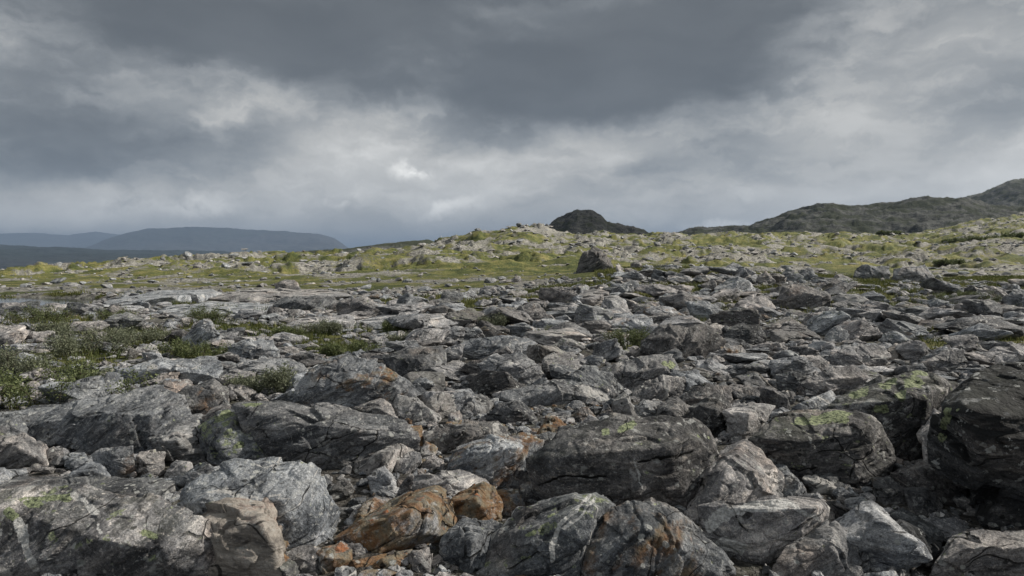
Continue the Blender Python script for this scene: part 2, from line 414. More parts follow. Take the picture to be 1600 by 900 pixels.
    film = N.math('MULTIPLY', N.ss(nz, 0.35, 0.9), N.math('MULTIPLY', lich, N.ss(blot, .4, .65, 0, .35)))
    col = N.mix(film, col, (.17, .185, .125))
    mk = N.add('ShaderNodeSeparateColor'); N.l.new(N.add('ShaderNodeAttribute', attribute_name='marks').outputs['Color'], mk.inputs[0])
    nb = N.math('MULTIPLY', N.math('SUBTRACT', N.noise(lc, 16, 6, .7), .5), 1.5)
    col = N.mix(N.ss(N.math('ADD', mk.outputs[2], nb), .38, .46), col, gcol)
    col = N.mix(N.math('MULTIPLY', N.ss(N.math('ADD', mk.outputs[0], nb), .42, .56), .9), col, N.mix(N.ss(grain, .4, .6), (.40, .40, .39), (.66, .66, .64)))
    col = N.mix(N.ss(mk.outputs[1], .4, .7), col, (.006, .006, .006))
    N.l.new(col, b.inputs['Base Color'])
    h = N.math('ADD', N.math('MULTIPLY', band, 0.5), N.math('MULTIPLY', N.noise(lc, 14, 6, 0.65), 0.8))
    h = N.math('ADD', h, N.math('MULTIPLY', grain, 0.14))
    h = N.math('ADD', h, N.math('MULTIPLY', thin, 0.18))
    h = N.math('SUBTRACT', h, N.math('MULTIPLY', crk, .5))
    bp = N.add('ShaderNodeBump'); bp.inputs['Strength'].default_value = 1.0; bp.inputs['Distance'].default_value = 0.05
    N.l.new(h, bp.inputs['Height']); N.l.new(bp.outputs[0], b.inputs['Normal'])
    b.inputs['Roughness'].default_value = 0.78
    return m
GNEISS = gneiss_material()

def ground_material():
    m, N, b, out = new_mat('ground')
    g = N.add('ShaderNodeNewGeometry'); P = g.outputs['Position']
    veg = N.add('ShaderNodeAttribute', attribute_name='veg').outputs['Fac']
    n1 = N.noise(P, 0.35, 6, 0.65); n2 = N.noise(P, 3.0, 6, 0.68); n3 = N.noise(P, 22, 4, 0.7)
    rock = N.ramp(n2, [(0.32, (.06, .058, .055)), (0.45, (.15, .145, .135)), (0.55, (.27, .265, .24)), (0.68, (.46, .45, .41))])
    grav = N.ramp(n3, [(0.3, (.022, .021, .019)), (0.5, (.062, .058, .052)), (0.7, (.20, .195, .185))])
    yy = N.add('ShaderNodeSeparateXYZ'); N.l.new(P, yy.inputs[0])
    base = N.mix(N.ss(yy.outputs[1], 12, 26), grav, rock)
    base = N.mix(N.ss(N.noise(P, .9, 5, .7), .5, .7, 0, .45), base, (.17, .185, .12))
    gr = N.ramp(N.math('ADD', N.math('MULTIPLY', n1, .65), N.math('MULTIPLY', n2, .35)),
                [(0.36, (.030, .042, .012)), (0.44, (.055, .070, .020)), (0.53, (.125, .130, .040)), (0.64, (.24, .21, .085))])
    gr = N.vec('SCALE', gr, scale=N.ss(n3, 0.3, 0.7, 0.7, 1.3))
    mk = N.ss(N.math('ADD', veg, N.math('MULTIPLY', N.math('SUBTRACT', n2, .5), 1.1)), 0.42, 0.60)
    N.l.new(N.mix(mk, base, gr), b.inputs['Base Color'])
    bp = N.add('ShaderNodeBump'); bp.inputs['Strength'].default_value = 1.0; bp.inputs['Distance'].default_value = 0.25
    hh = N.math('ADD', N.math('MULTIPLY', n2, 1.0), N.math('MULTIPLY', n3, 0.25))
    N.l.new(hh, bp.inputs['Height']); N.l.new(bp.outputs[0], b.inputs['Normal'])
    return m

def hill_material(name, dark, light, green, sc, gmix=0.5, bump=1.0, dist=None):
    m, N, b, out = new_mat(name)
    P = N.add('ShaderNodeNewGeometry').outputs['Position']
    Ps = N.vec('MULTIPLY', P, (1, 1, 1.8))
    n1 = N.noise(Ps, sc * 0.25, 7, 0.65); n2 = N.noise(Ps, sc, 7, 0.68); n3 = N.noise(Ps, sc * 5, 4, .7)
    rock = N.ramp(n2, [(0.36, dark), (0.60, light)])
    rock = N.mix(N.ss(n3, .58, .68, 0, .6), rock, tuple(min(1, c * 2.0) for c in light))
    c = N.mix(N.ss(n1, 0.56 - gmix * 0.2, 0.66 - gmix * 0.2, 0, .85), rock, green)
    N.l.new(c, b.inputs['Base Color'])
    bp = N.add('ShaderNodeBump'); bp.inputs['Strength'].default_value = bump; bp.inputs['Distance'].default_value = dist or 1.5 / sc * 0.1
    N.l.new(N.math('ADD', n2, N.math('MULTIPLY', n3, .3)), bp.inputs['Height']); N.l.new(bp.outputs[0], b.inputs['Normal'])
    return m

# ------------------------------------------------------------------ the ground sheet
VEGP = []    # hand-placed vegetation patches near the camera: photo px, py of the ground, half width px, half height px, strength
for q in [(60, 640, 160, 45, .9), (120, 560, 150, 28, .8), (90, 505, 130, 22, .8), (210, 530, 110, 20, .8), (300, 555, 70, 16, .9),
          (330, 512, 60, 10, .9), (455, 522, 80, 13, 1.0), (520, 545, 80, 18, .8), (410, 600, 60, 20, .6), (380, 512, 40, 8, 1.0),
          (720, 490, 70, 8, 1.0), (560, 520, 110, 10, .6), (980, 540, 50, 14, .8), (1090, 503, 40, 6, .9), (1480, 540, 55, 10, 1.0), (1400, 478, 70, 9, .9),
          (1500, 466, 60, 9, 1.0), (1225, 505, 30, 5, 1.0), (1590, 530, 40, 14, 1.0), (1440, 517, 50, 6, .7), (800, 520, 50, 8, .5),
          (1500, 447, 120, 7, .9), (930, 437, 60, 10, 1.0), (1370, 443, 70, 8, .9), (1120, 425, 120, 6, .8), (1240, 433, 110, 9, .9), (1560, 440, 80, 8, .9)]:
    VEGP.append((q[0], q[1], q[2] * 1.1, q[3] * 1.1, min(1.1, q[4] * 1.1)))
def veg_of(x, y):
    px, D = pxD(x, y); z = height(x, y)
    py = HOR + (CAMZ - z) * F / D
    n = fbm2(x, y, 0.11, 5, 0.6, 21)
    v = 0.10 + sstep(34, 48, D) * (0.44 + 0.02 * sstep(120, 220, D) + n * 1.0)
    v = v + sstep(14, 24, D) * sstep(50, 42, D) * sstep(.04, .16, fbm2(x, y, 0.25, 4, 0.55, 88)) * 0.6
    # left meadow and centre strip are greener, the pale crests barer
    v = v + 0.20 * np.exp(-((D - 85) / 40) ** 2) * sstep(1050, 700, px) + 0.12 * sstep(950, 1100, px) * sstep(90, 200, D)
    near = np.zeros_like(v)
    for (a, b_, c, d_, s) in VEGP:
        near = np.maximum(near, s * np.exp(-(((px - a) / c) ** 2 + ((py - b_) / d_) ** 2) * 1.1))
    v = np.maximum(v, near * sstep(75, 50, D) * (0.85 + 0.5 * n))
    v = v - .20 * sstep(50, 100, D) * sstep(.03, .10, fbm2(x, y, 0.07, 5, 0.55, 71)) * sstep(.34, .22, fbm2(x, y, 0.07, 5, 0.55, 71))
    v = v - 0.8 * pond(x, y)
    return np.clip(v, 0, 1.2)
def build_ground():
    az = np.concatenate([np.radians(np.linspace(-180, -46, 50)[:-1]), np.radians(np.linspace(-46, 46, 900)), np.radians(np.linspace(46, 180, 50)[1:-1])])
    rr = np.concatenate([[0.3, 0.8, 1.4, 2.0], np.exp(np.linspace(math.log(2.5), math.log(700), 640)), np.exp(np.linspace(math.log(720), math.log(60000), 60))])
    A, R = np.meshgrid(az, rr, indexing='ij'); x = (R * np.sin(A)).ravel(); y = (R * np.cos(A)).ravel()
    z = height(x, y); v = veg_of(x, y)
    na, nr = len(az), len(rr); I = np.arange(na * nr).reshape(na, nr); J = np.roll(I, -1, axis=0)
    T = np.stack([I[:, :-1], I[:, 1:], J[:, 1:], J[:, :-1]], -1).reshape(-1, 4)
    T = T[:, ::-1]
    me = mesh_from('ground', np.stack([x, y, z], 1), T, {'veg': ('FLOAT', v)}, True, ground_material())
    tag(link('ground', me), kind='structure')
build_ground()

def ridge(name, crest, dist, front, back, base, mat, rough, nsc, seed, cols=500, rows=120, cliff=1.0, jag=0.0):
    """A hill range: crest line given as photo directions at a distance; flanks run down to `base` in front and behind."""
    px = np.linspace(crest[0][0], crest[-1][0], cols)
    py = np.interp(px, [c[0] for c in crest], [c[1] for c in crest])
    dd = np.interp(px, [crest[0][0], crest[-1][0]], dist) if hasattr(dist, '__len__') else np.full(cols, dist)
    t = np.linspace(-1, 1, rows)
    PXg, Tg = np.meshgrid(px, t, indexing='ij')
    Dc = dd[:, None] * np.ones_like(Tg)
    Dg = Dc + np.where(Tg < 0, Tg * front, Tg * back)
    Zc = (CAMZ - (py - HOR) / F * dd)[:, None]
    prof = np.where(Tg < 0, 1 - np.abs(Tg) ** cliff, 1 - np.abs(Tg) ** 1.6)
    edge = sstep(0, 0.06, (PXg - px[0]) / (px[-1] - px[0])) * sstep(0, 0.06, (px[-1] - PXg) / (px[-1] - px[0])) if name.startswith('hill_edge') else 1
    Z = base + (Zc - base) * prof * edge
    X = (PXg - 800) / F * Dg
    x, y = X.ravel(), Dg.ravel()
    nn = fbm2(x, y, nsc, 6, 0.56, seed)
    rd = 1 - np.abs(fbm2(x, y, nsc * 1.7, 4, 0.55, seed + 4)) * 2
    amp = rough * (0.25 + 0.75 * np.sqrt(np.abs(Tg.ravel())) * (1 - np.abs(Tg.ravel())) * 2)
    z = Z.ravel() + amp * (nn + 0.5 * (rd - .6)) + jag * fbm2(x, y, nsc * 8, 4, .6, seed + 8)
    I = np.arange(cols * rows).reshape(cols, rows)
    T = np.stack([I[:-1, :-1], I[1:, :-1], I[1:, 1:], I[:-1, 1:]], -1).reshape(-1, 4)
    me = mesh_from(name, np.stack([x, y, z], 1), T, None, True, mat)
    tag(link(name, me), kind='structure')
M_dark = hill_material('shaded_dark_hill_rock', (.014, .016, .015), (.12, .125, .115), (.024, .032, .012), 0.10, .5, 1.0, 3.0)  # dark rock and heather, with cloud shade also put into the colour
M_dark2 = hill_material('shaded_dark_knoll_rock', (.012, .013, .014), (.075, .077, .072), (.024, .030, .013), 0.14, .3, 1.0, 3.0)  # knoll rock, its dark tones include painted cloud shade
M_far = hill_material('far_forest_hill', (.008, .012, .016), (.026, .032, .034), (.010, .018, .017), 0.0016, .8, 1.0, 60)
M_blue = hill_material('far_mountain_rock', (.02, .022, .022), (.05, .05, .05), (.02, .025, .02), 0.0006, .4, 1.0, 90)
ridge('low_hill', [(330, 412), (400, 402), (430, 395), (480, 392), (540, 388), (600, 381), (640, 377), (668, 375), (690, 380), (740, 386), (900, 400)], 520, 160, 200, -25, M_dark, 3.0, 0.02, 2, 420, 110, 1.3, 0.6)
ridge('rock_knoll', [(800, 392), (840, 370), (856, 354), (872, 342), (890, 333), (902, 330), (926, 330.5), (938, 337), (948, 348), (975, 354), (1000, 359), (1010, 364), (1050, 376), (1100, 392)], 800, 120, 220, -20, M_dark2, 7.0, 0.02, 5, 420, 140, 1.8, 1.3)
ridge('dark_hill', [(1040, 372), (1090, 358), (1110, 360), (1170, 354), (1200, 346), (1230, 331), (1262, 323), (1300, 318), (1318, 322), (1345, 324), (1380, 317), (1430, 312), (1500, 310), (1540, 318), (1600, 322), (1700, 330), (1900, 330)], 1100, 620, 500, -25, M_dark, 18.0, 0.008, 8, 800, 220, 1.15, 2.6)
ridge('far_dark_mountain', [(1380, 345), (1440, 330), (1500, 312), (1545, 297), (1575, 286), (1600, 281), (1650, 265), (1750, 250), (1950, 260)], 2300, 900, 900, -30, M_dark, 30.0, 0.004, 12, 420, 140, 1.1, 6.0)
ridge('far_plateau', [(-700, 380), (-200, 383), (0, 385), (60, 388), (120, 389), (200, 392), (280, 394), (345, 396), (380, 402), (430, 410), (560, 425)], 8000, 5000, 3000, -70, M_far, 60.0, 0.0009, 15, 500, 120, 1.6, 8.0)
ridge('blue_mountain', [(40, 400), (120, 392), (160, 376), (200, 364), (235, 357), (300, 355), (340, 357), (400, 359), (450, 362), (500, 367), (522, 373), (535, 382), (548, 392), (600, 400), (680, 408)], 16000, 3500, 4000, -70, M_blue, 120.0, 0.0005, 19, 500, 120, 1.0, 12.0)
ridge('pale_mountain', [(-900, 350), (-200, 362), (0, 366), (60, 364), (110, 367), (150, 361), (180, 366), (240, 372), (330, 385), (420, 400)], 24000, 4000, 4000, -70, M_blue, 120.0, 0.0004, 23, 400, 100, 1.0, 12.0)

# ------------------------------------------------------------------ haze and cloud shade
def box_obj(name, lo, hi):
    bm = bmesh.new(); bmesh.ops.create_cube(bm, size=1)
    for v in bm.verts: v.co = Vector([(lo[i] + hi[i]) / 2 + v.co[i] * (hi[i] - lo[i]) for i in range(3)])
    me = bpy.data.meshes.new(name); bm.to_mesh(me); bm.free(); return link(name, me)
HAZE = 0.000060
hz = box_obj('haze', (-62000, -62000, -400), (62000, 62000, 1300)); tag(hz, kind='stuff')
m = bpy.data.materials.new('haze'); m.use_nodes = True; N = NT(m.node_tree); N.n.clear()
o = N.add('ShaderNodeOutputMaterial'); v = N.add('ShaderNodeVolumePrincipled')
v.inputs['Color'].default_value = (0.285, 0.395, 0.575, 1); v.inputs['Density'].default_value = HAZE; v.inputs['Anisotropy'].default_value = 0.1
N.l.new(v.outputs[0], o.inputs['Volume']); hz.data.materials.append(m)

def unseen_shade_cloud(cx, cy, rx, ry, alt, thick, opac, seed):
    """An unseen shading body added between the sun and the ground patch (cx, cy)."""
    V, T = ico(5); V = V.copy()
    n = fbm(V * 1.7 + seed, 4, .55)
    V = V * (1 + 0.28 * n)[:, None]
    V = V * np.array([rx, ry, thick])
    off = SDIR / SDIR.z * alt
    me = mesh_from('unseen_shade_cloud', V, T, None, True)
    m = bpy.data.materials.new('unseen_shade_cloud'); m.use_nodes = True; N = NT(m.node_tree); N.n.clear()
    o = N.add('ShaderNodeOutputMaterial'); d = N.add('ShaderNodeBsdfDiffuse'); d.inputs[0].default_value = (.8, .82, .85, 1)
    t = N.add('ShaderNodeBsdfTransparent'); x = N.add('ShaderNodeMixShader'); x.inputs[0].default_value = opac
    N.l.new(t.outputs[0], x.inputs[1]); N.l.new(d.outputs[0], x.inputs[2]); N.l.new(x.outputs[0], o.inputs[0])
    me.materials.append(m)
    c = link('unseen_shade_cloud', me, None, (cx + off.x, cy + off.y, alt)); tag(c, kind='structure')
# unseen clouds added to shade the near field and the far hills
unseen_shade_cloud(0, -50, 260, 104, 1450, 60, 0.15, 3)
unseen_shade_cloud(560, 1480, 960, 920, 1450, 120, 0.24, 6)

# ------------------------------------------------------------------ water
def build_water():
    d = np.linspace(24.5, 35, 30); px = np.linspace(-160, 200, 50)
    A, B = np.meshgrid(px, d, indexing='ij'); x = ((A - 800) / F * B).ravel(); y = B.ravel()
    I = np.arange(50 * 30).reshape(50, 30); T = np.stack([I[:-1, :-1], I[1:, :-1], I[1:, 1:], I[:-1, 1:]], -1).reshape(-1, 4)
    m, N, b, out = new_mat('water'); b.inputs['Base Color'].default_value = (.02, .025, .025, 1); b.inputs['Roughness'].default_value = .08
    b.inputs['Specular IOR Level'].default_value = .5
    bp = N.add('ShaderNodeBump'); bp.inputs['Strength'].default_value = .25; bp.inputs['Distance'].default_value = .02
    N.l.new(N.noise(N.add('ShaderNodeNewGeometry').outputs['Position'], 6, 3), bp.inputs['Height']); N.l.new(bp.outputs[0], b.inputs['Normal'])
    tag(link('water', mesh_from('water', np.stack([x, y, np.full_like(x, -0.20)], 1), T, None, True, m)), kind='structure')
build_water()

# ------------------------------------------------------------------ boulders seen one by one
def d_at(px, py):
    """forward distance at which the photo ray meets the ground"""
    D = np.exp(np.linspace(math.log(2.0), math.log(420), 900)); x = (px - 800) / F * D
    z = height(x, D); zz = CAMZ - (py - HOR) / F * D
    i = np.argmax(z >= zz)
    return float(D[i]) if z[i] >= zz[i] else 300.0
# (phrase, category, colour keys, outline, ridge points, options)
# colour keys: t tone 0..1, r rust, l green lichen, c cream, v vein, b black lichen
HEROES = [
 ("huge grey boulder with black and yellow-green lichen in the bottom left corner", dict(t=.85,l=.5,v=1,b=.55), [(-90,775),(60,763),(110,768),(215,787),(277,800),(303,815),(330,848),(335,925),(-90,925)], [(150,850),(290,880)], dict(h=.55)),
 ("flat dark slab behind the lichened corner boulder", dict(t=.35,b=.1,v=.2), [(-60,752),(150,748),(290,756),(288,795),(150,800),(-60,790)], [], dict(h=.12)),
 ("big rounded grey boulder with pale streaks", dict(t=.72,v=.6), [(272,790),(280,772),(310,750),(365,722),(467,717),(494,735),(527,800),(531,820),(520,842),(443,868),(330,850)], [(440,775),(330,790)], dict(h=.5)),
 ("cream and pink banded boulder", dict(t=.75,c=.95), [(305,815),(367,790),(410,787),(430,800),(440,860),(443,925),(322,925),(322,845)], [(400,810),(345,830)], dict(h=.5)),
 ("small smooth grey stone beside the cream banded boulder", dict(t=.6), [(441,872),(470,861),(503,863),(490,912),(440,912)], [], {}),
 ("knobbly ochre stone speckled white", dict(t=.8,r=.75,v=.3), [(488,869),(527,853),(543,867),(545,887),(512,895),(486,912)], [], {}),
 ("broad ochre and orange stained slab", dict(t=.75,r=.85), [(521,849),(567,803),(630,778),(680,765),(700,793),(707,817),(694,845),(647,862),(587,880),(550,876)], [(640,800),(560,835)], dict(h=.3,step=1.6)),
 ("orange-brown block at the end of the ochre slab", dict(t=.7,r=.8), [(698,790),(753,758),(770,768),(784,793),(779,815),(767,820),(707,832)], [(740,785)], dict(h=.4)),
 ("streaky grey slab lying on the ochre slab", dict(t=.75,v=.6,r=.15), [(633,765),(653,742),(720,737),(753,743),(772,767),(740,776),(700,790),(683,772)], [], dict(h=.25,lift=.1)),
 ("thin rusty orange plate under the ochre slab", dict(t=.7,r=1), [(513,897),(577,878),(602,872),(590,892),(545,903)], [], dict(h=.06)),
 ("ragged brown rusty stone at the bottom edge", dict(t=.7,r=.8), [(573,892),(610,872),(641,865),(642,882),(607,904)], [], dict(h=.15)),
 ("narrow greyish brown stone standing at the bottom edge", dict(t=.7,r=.3), [(640,869),(668,862),(672,908),(635,908)], [], {}),
 ("cracked dark grey boulder with wavy banding", dict(t=.5,v=.4), [(685,855),(723,817),(763,820),(790,830),(765,863),(762,890),(733,910),(691,892)], [(735,845)], dict(h=.5)),
 ("flat greenish grey stone at the bottom edge", dict(t=.65,l=.5), [(661,895),(683,873),(714,895),(700,912),(665,912)], [], dict(h=.1)),
 ("big dark boulder with a white vein and green lichen spots", dict(t=.42,l=.6,v=.9,b=.3), [(753,925),(755,868),(765,845),(800,813),(820,797),(870,777),(925,775),(957,798),(935,840),(912,890),(907,925)], [(850,830),(920,800)], dict(h=.5)),
 ("rust-speckled dark boulder at the bottom edge", dict(t=.4,r=.24,v=.4), [(902,925),(915,860),(953,807),(987,787),(1030,785),(1077,813),(1117,860),(1152,887),(1155,925)], [(1010,830),(930,880)], dict(h=.45)),
 ("largest central boulder crossed by long dark cracks", dict(t=.36,l=.35,b=.55), [(825,720),(880,673),(960,656),(1033,649),(1083,656),(1095,677),(1135,685),(1142,702),(1113,737),(1095,775),(1075,812),(1017,800),(980,792),(833,768)], [(900,715),(1050,700),(960,740)], dict(h=.5)),
 ("pointed grey boulder leaning right of the largest central boulder", dict(t=.7,b=.1,v=.4), [(1071,815),(1111,735),(1140,703),(1167,692),(1192,710),(1225,750),(1229,785),(1180,800),(1133,803),(1110,832),(1088,830)], [(1135,745),(1120,800)], dict(h=.6)),
 ("wide grey boulder with a thick white quartz vein", dict(t=.62,v=1,r=.12), [(1106,800),(1180,790),(1227,783),(1290,786),(1302,800),(1295,830),(1219,870),(1183,892),(1150,890),(1108,858)], [(1200,800),(1280,800)], dict(h=.5)),
 ("rounded grey boulder at the bottom edge below the quartz vein boulder", dict(t=.45,b=.1), [(1212,925),(1216,890),(1240,857),(1280,837),(1313,825),(1350,840),(1365,867),(1369,892),(1362,925)], [(1300,855)], dict(h=.5)),
 ("jagged black boulder near the bottom right corner", dict(t=.1,b=.5), [(1358,839),(1377,813),(1407,795),(1433,812),(1477,833),(1482,873),(1465,905),(1380,893)], [(1420,830)], dict(h=.5)),
 ("low grey boulder with pale lichen in the bottom right corner", dict(t=.55,l=.4), [(1464,925),(1473,890),(1503,843),(1560,838),(1680,836),(1700,925)], [(1530,860),(1620,860)], dict(h=.4)),
 ("massive shaded overhanging boulder cut by the right picture edge", dict(t=.08,b=1,l=.2), [(1468,652),(1475,618),(1497,600),(1520,578),(1567,560),(1640,545),(1760,505),(1930,480),(1930,760),(1760,750),(1540,707),(1475,692)], [(1500,650),(1570,655),(1700,660)], dict(d0=3.9,h=1.1,D=.7,grow=1.0)),  # shade put into near-black tone; unseen right end extended to cast shade leftward
 ("shaded block carrying the overhanging boulder at the right picture edge", dict(t=.05,b=.8), [(1537,695),(1860,695),(1860,870),(1530,842),(1524,780)], [(1600,730),(1700,730)], dict(d0=3.95,h=.6,D=.9,grow=1.0)),  # near-black tone carries the shade on this block's visible face
 ("dark boulder crowned with pale green lichen", dict(t=.45,b=.7,l=.5), [(1171,690),(1210,653),(1240,660),(1327,637),(1362,643),(1389,670),(1405,700),(1392,745),(1343,764),(1283,748),(1227,745),(1188,712)], [(1230,690),(1350,670),(1300,700)], dict(h=.6)),
 ("tall tilted slab with green and black lichen patches", dict(t=.5,b=.75,l=.55), [(1298,639),(1343,603),(1383,587),(1450,573),(1482,580),(1499,600),(1477,640),(1455,680),(1467,720),(1437,724),(1400,702),(1385,672),(1355,648)], [(1400,625),(1450,620)], dict(h=.75)),
 ("rough pale grey slab tucked behind the overhanging boulder", dict(t=.85), [(1441,679),(1467,643),(1490,690),(1545,705),(1540,724),(1470,720)], [], dict(d0=5.0,h=.4)),
 ("dark angular block under the overhanging boulder", dict(t=.25), [(1398,739),(1433,723),(1500,717),(1529,727),(1525,762),(1503,795),(1478,789),(1430,766)], [(1440,740)], dict(h=.5)),
 ("dark stone with a pale top below the angular block", dict(t=.3), [(1419,767),(1460,763),(1484,790),(1475,815),(1437,809)], [], {}),
 ("oval dark stone striped with white", dict(t=.28,v=1), [(1259,752),(1273,738),(1313,742),(1332,763),(1318,782),(1280,775)], [], {}),
 ("ribbed brownish stone between two big boulders", dict(t=.55,r=.1), [(1214,730),(1233,732),(1265,767),(1255,785),(1230,774)], [], {}),
 ("brownish dark lumpy stone above the jagged black boulder", dict(t=.3,r=.2), [(1368,752),(1400,747),(1429,767),(1422,799),(1387,792)], [], {}),
 ("shaded faceted boulder in the centre right", dict(t=.07,b=.3), [(1078,639),(1120,616),(1142,630),(1152,663),(1139,685),(1100,674)], [(1120,640)], dict(h=.6)),  # shade of its left face put into the whole tone
 ("pale pinkish grey rock right of the shaded faceted boulder", dict(t=.85,c=.25), [(1133,645),(1180,631),(1215,637),(1199,663),(1175,687),(1150,700)], [(1170,650)], dict(h=.4)),
 ("flat pale slab touching the green lichen boulder", dict(t=.75), [(1201,649),(1227,637),(1252,653),(1242,665),(1213,664)], [], dict(h=.15)),
 ("slanting pale striped slab behind the green lichen boulder", dict(t=.8,v=.6,l=.3), [(1235,642),(1300,612),(1310,623),(1295,639),(1257,653)], [], dict(h=.25)),
 ("dark slaty rock leaning on the shaded faceted boulder", dict(t=.4,v=.5), [(1028,635),(1060,622),(1089,643),(1095,669),(1060,672),(1032,657)], [(1060,645)], {}),
 ("rounded brown-grey rock behind the largest central boulder", dict(t=.55,c=.1), [(991,639),(1007,626),(1035,627),(1036,654),(1000,656)], [], {}),
 ("long low sloping outcrop boulder on the left", dict(t=.5,v=.3), [(8,672),(60,650),(100,633),(187,613),(233,606),(290,616),(299,637),(297,665),(230,708),(150,713),(40,696)], [(150,645),(250,650)], dict(h=.35)),
 ("bluish grey boulder at the left picture edge", dict(t=.6,v=.4), [(-30,692),(30,680),(62,697),(65,722),(40,738),(-30,745)], [(20,700)], dict(h=.5)),
 ("small upright leaning stone beside the bluish boulder", dict(t=.6), [(63,709),(75,701),(90,704),(91,719),(70,735),(60,722)], [], dict(h=.7)),
 ("small pale stone left of the brown squarish block", dict(t=.7), [(90,712),(123,710),(139,725),(131,742),(97,740)], [], {}),
 ("squarish brown-grey block standing in the row of stones", dict(t=.55,r=.22), [(137,712),(150,702),(200,700),(203,735),(183,749),(143,745)], [(170,712)], dict(h=.8)),
 ("rounded tan stone right of the squarish block", dict(t=.7,c=.2), [(203,712),(233,705),(251,710),(249,735),(230,752),(205,738)], [], {}),
 ("light grey stone with a dark seam at the end of the row", dict(t=.7,v=.5), [(247,745),(267,722),(290,723),(299,742),(283,756),(253,755)], [], {}),
 ("greenish brown flat-faced rock above the stone row", dict(t=.55,c=.3), [(225,689),(267,667),(303,666),(313,687),(314,728),(293,735),(250,716)], [(270,690)], dict(h=.4)),
 ("blue-grey boulder dotted with yellow-green lichen", dict(t=.5,l=.85), [(308,669),(353,643),(367,648),(393,667),(419,697),(422,719),(377,733),(353,736),(330,724),(308,692)], [(355,670),(330,700)], dict(h=.6)),
 ("thin banded slab above the greenish brown rock", dict(t=.6,v=.9), [(187,662),(233,650),(300,650),(314,663),(267,677),(223,685),(190,676)], [], dict(h=.15)),
 ("large dark boulder with a shadowed left face and pale flecked right side", dict(t=.36,v=.3), [(364,635),(378,627),(433,630),(500,636),(600,650),(633,663),(645,690),(602,696),(562,726),(500,737),(457,717),(416,702),(378,672)], [(468,663),(455,700),(560,675)], dict(h=.6)),
 ("big brown-faced boulder with a black rim", dict(t=.5,r=.3,b=.3,v=.4), [(456,632),(466,590),(478,583),(510,563),(543,555),(567,560),(613,577),(635,600),(647,625),(600,633),(550,642),(490,638)], [(520,590),(600,600)], dict(h=.7)),
 ("dark grey hump with a black hollow behind the brown-faced boulder", dict(t=.35,b=.4), [(596,560),(650,543),(690,540),(697,570),(689,590),(643,594),(622,590)], [(660,560)], dict(h=.5)),
 ("long grey whaleback rock in the middle field", dict(t=.6,v=.5), [(708,545),(733,528),(800,526),(835,533),(853,555),(800,562),(753,563)], [(780,540)], dict(h=.45)),
 ("rounded grey boulder with a dark left flank", dict(t=.6), [(748,570),(773,555),(813,554),(845,573),(856,595),(830,606),(800,594),(757,587)], [(800,570)], dict(h=.6)),
 ("wedge-shaped dark striped stone casting a black shadow", dict(t=.5,v=.5), [(743,590),(777,581),(800,589),(806,605),(773,619),(757,616)], [(770,595)], {}),
 ("long low slab with a white streak in the middle field", dict(t=.5,v=.9), [(787,612),(867,597),(950,599),(968,610),(965,632),(920,625),(843,636),(790,634)], [(860,610)], dict(h=.3)),
 ("pale flat-topped boulder undercut on its lower side", dict(t=.62,l=.3), [(935,589),(960,570),(1013,553),(1057,557),(1072,577),(1072,590),(1013,597),(977,616),(940,601)], [(970,585),(1050,575)], dict(h=.6)),
 ("humped streaky boulder below the flat-topped boulder", dict(t=.5,v=.6), [(980,620),(1007,597),(1033,587),(1073,590),(1087,610),(1070,624),(1030,622),(1000,628)], [(1030,603)], dict(h=.5)),
 ("black layered rock with an open hollow beneath", dict(t=.2,v=.3), [(1001,535),(1033,510),(1100,509),(1132,533),(1100,553),(1060,560),(1030,557),(1015,545)], [(1050,525)], dict(h=.6,step=2)),
 ("cube-like shaded block in the middle field", dict(t=.1,b=.5), [(1133,515),(1150,507),(1193,507),(1195,545),(1170,545),(1133,538)], [(1175,515),(1175,540)], dict(h=1.0,D=.8)),  # very dark tone stands for the shade on its left face
 ("low rust-tinged rock right of the layered black rock", dict(t=.6,r=.3), [(1095,555),(1120,537),(1160,542),(1169,555),(1133,561)], [], {}),
 ("dark block in a gap of the right middle field", dict(t=.2), [(1215,587),(1240,579),(1265,587),(1265,615),(1220,610)], [(1245,590)], dict(h=.8)),
 ("wide pale striped outcrop rock on the right", dict(t=.75,v=.6), [(1298,555),(1343,540),(1383,540),(1395,557),(1367,566),(1350,577),(1305,570)], [(1340,555)], dict(h=.4)),
 ("small tan rock on the right middle field", dict(t=.75,c=.6), [(1385,552),(1400,538),(1417,541),(1421,560),(1400,565)], [], dict(h=.7)),
 ("upright pointed slab behind the tilted lichen slab", dict(t=.55,v=.5), [(1441,567),(1465,553),(1487,544),(1508,547),(1515,575),(1497,584),(1465,573)], [], dict(h=1.0,D=.3)),
 ("thin pale plank of rock leaning on the pointed slab", dict(t=.7), [(1437,563),(1478,541),(1487,541),(1488,546),(1447,568)], [], dict(d0=11.0,h=.9,D=.15)),
 ("flat pale slab at the right picture edge", dict(t=.95), [(1535,559),(1560,543),(1650,540),(1660,562),(1550,573)], [], dict(h=.3)),
 ("large dark standing rock on the mossy knoll", dict(t=.22,b=.35), [(901,431),(905,408),(912,396),(926,386),(942,390),(952,404),(964,424),(948,432)], [(924,404),(935,402)], dict(h=2,D=1.6,d0=44)),
 ("long dark boulder on the far right moss", dict(t=.4), [(1335,432),(1338,419),(1352,414),(1388,417),(1393,430),(1390,438),(1350,437)], [(1375,424)], dict(h=1.2)),
 ("grey domed boulder right of the long dark boulder", dict(t=.5), [(1393,434),(1398,419),(1440,415),(1460,430),(1457,442),(1418,441)], [(1430,424)], dict(h=1.2)),
 ("big square-ended slab in the right boulder field", dict(t=.42,v=.2), [(1218,459),(1224,449),(1253,446),(1293,456),(1299,471),(1282,484),(1257,482),(1222,468)], [(1262,458),(1290,465)], dict(h=1.0)),
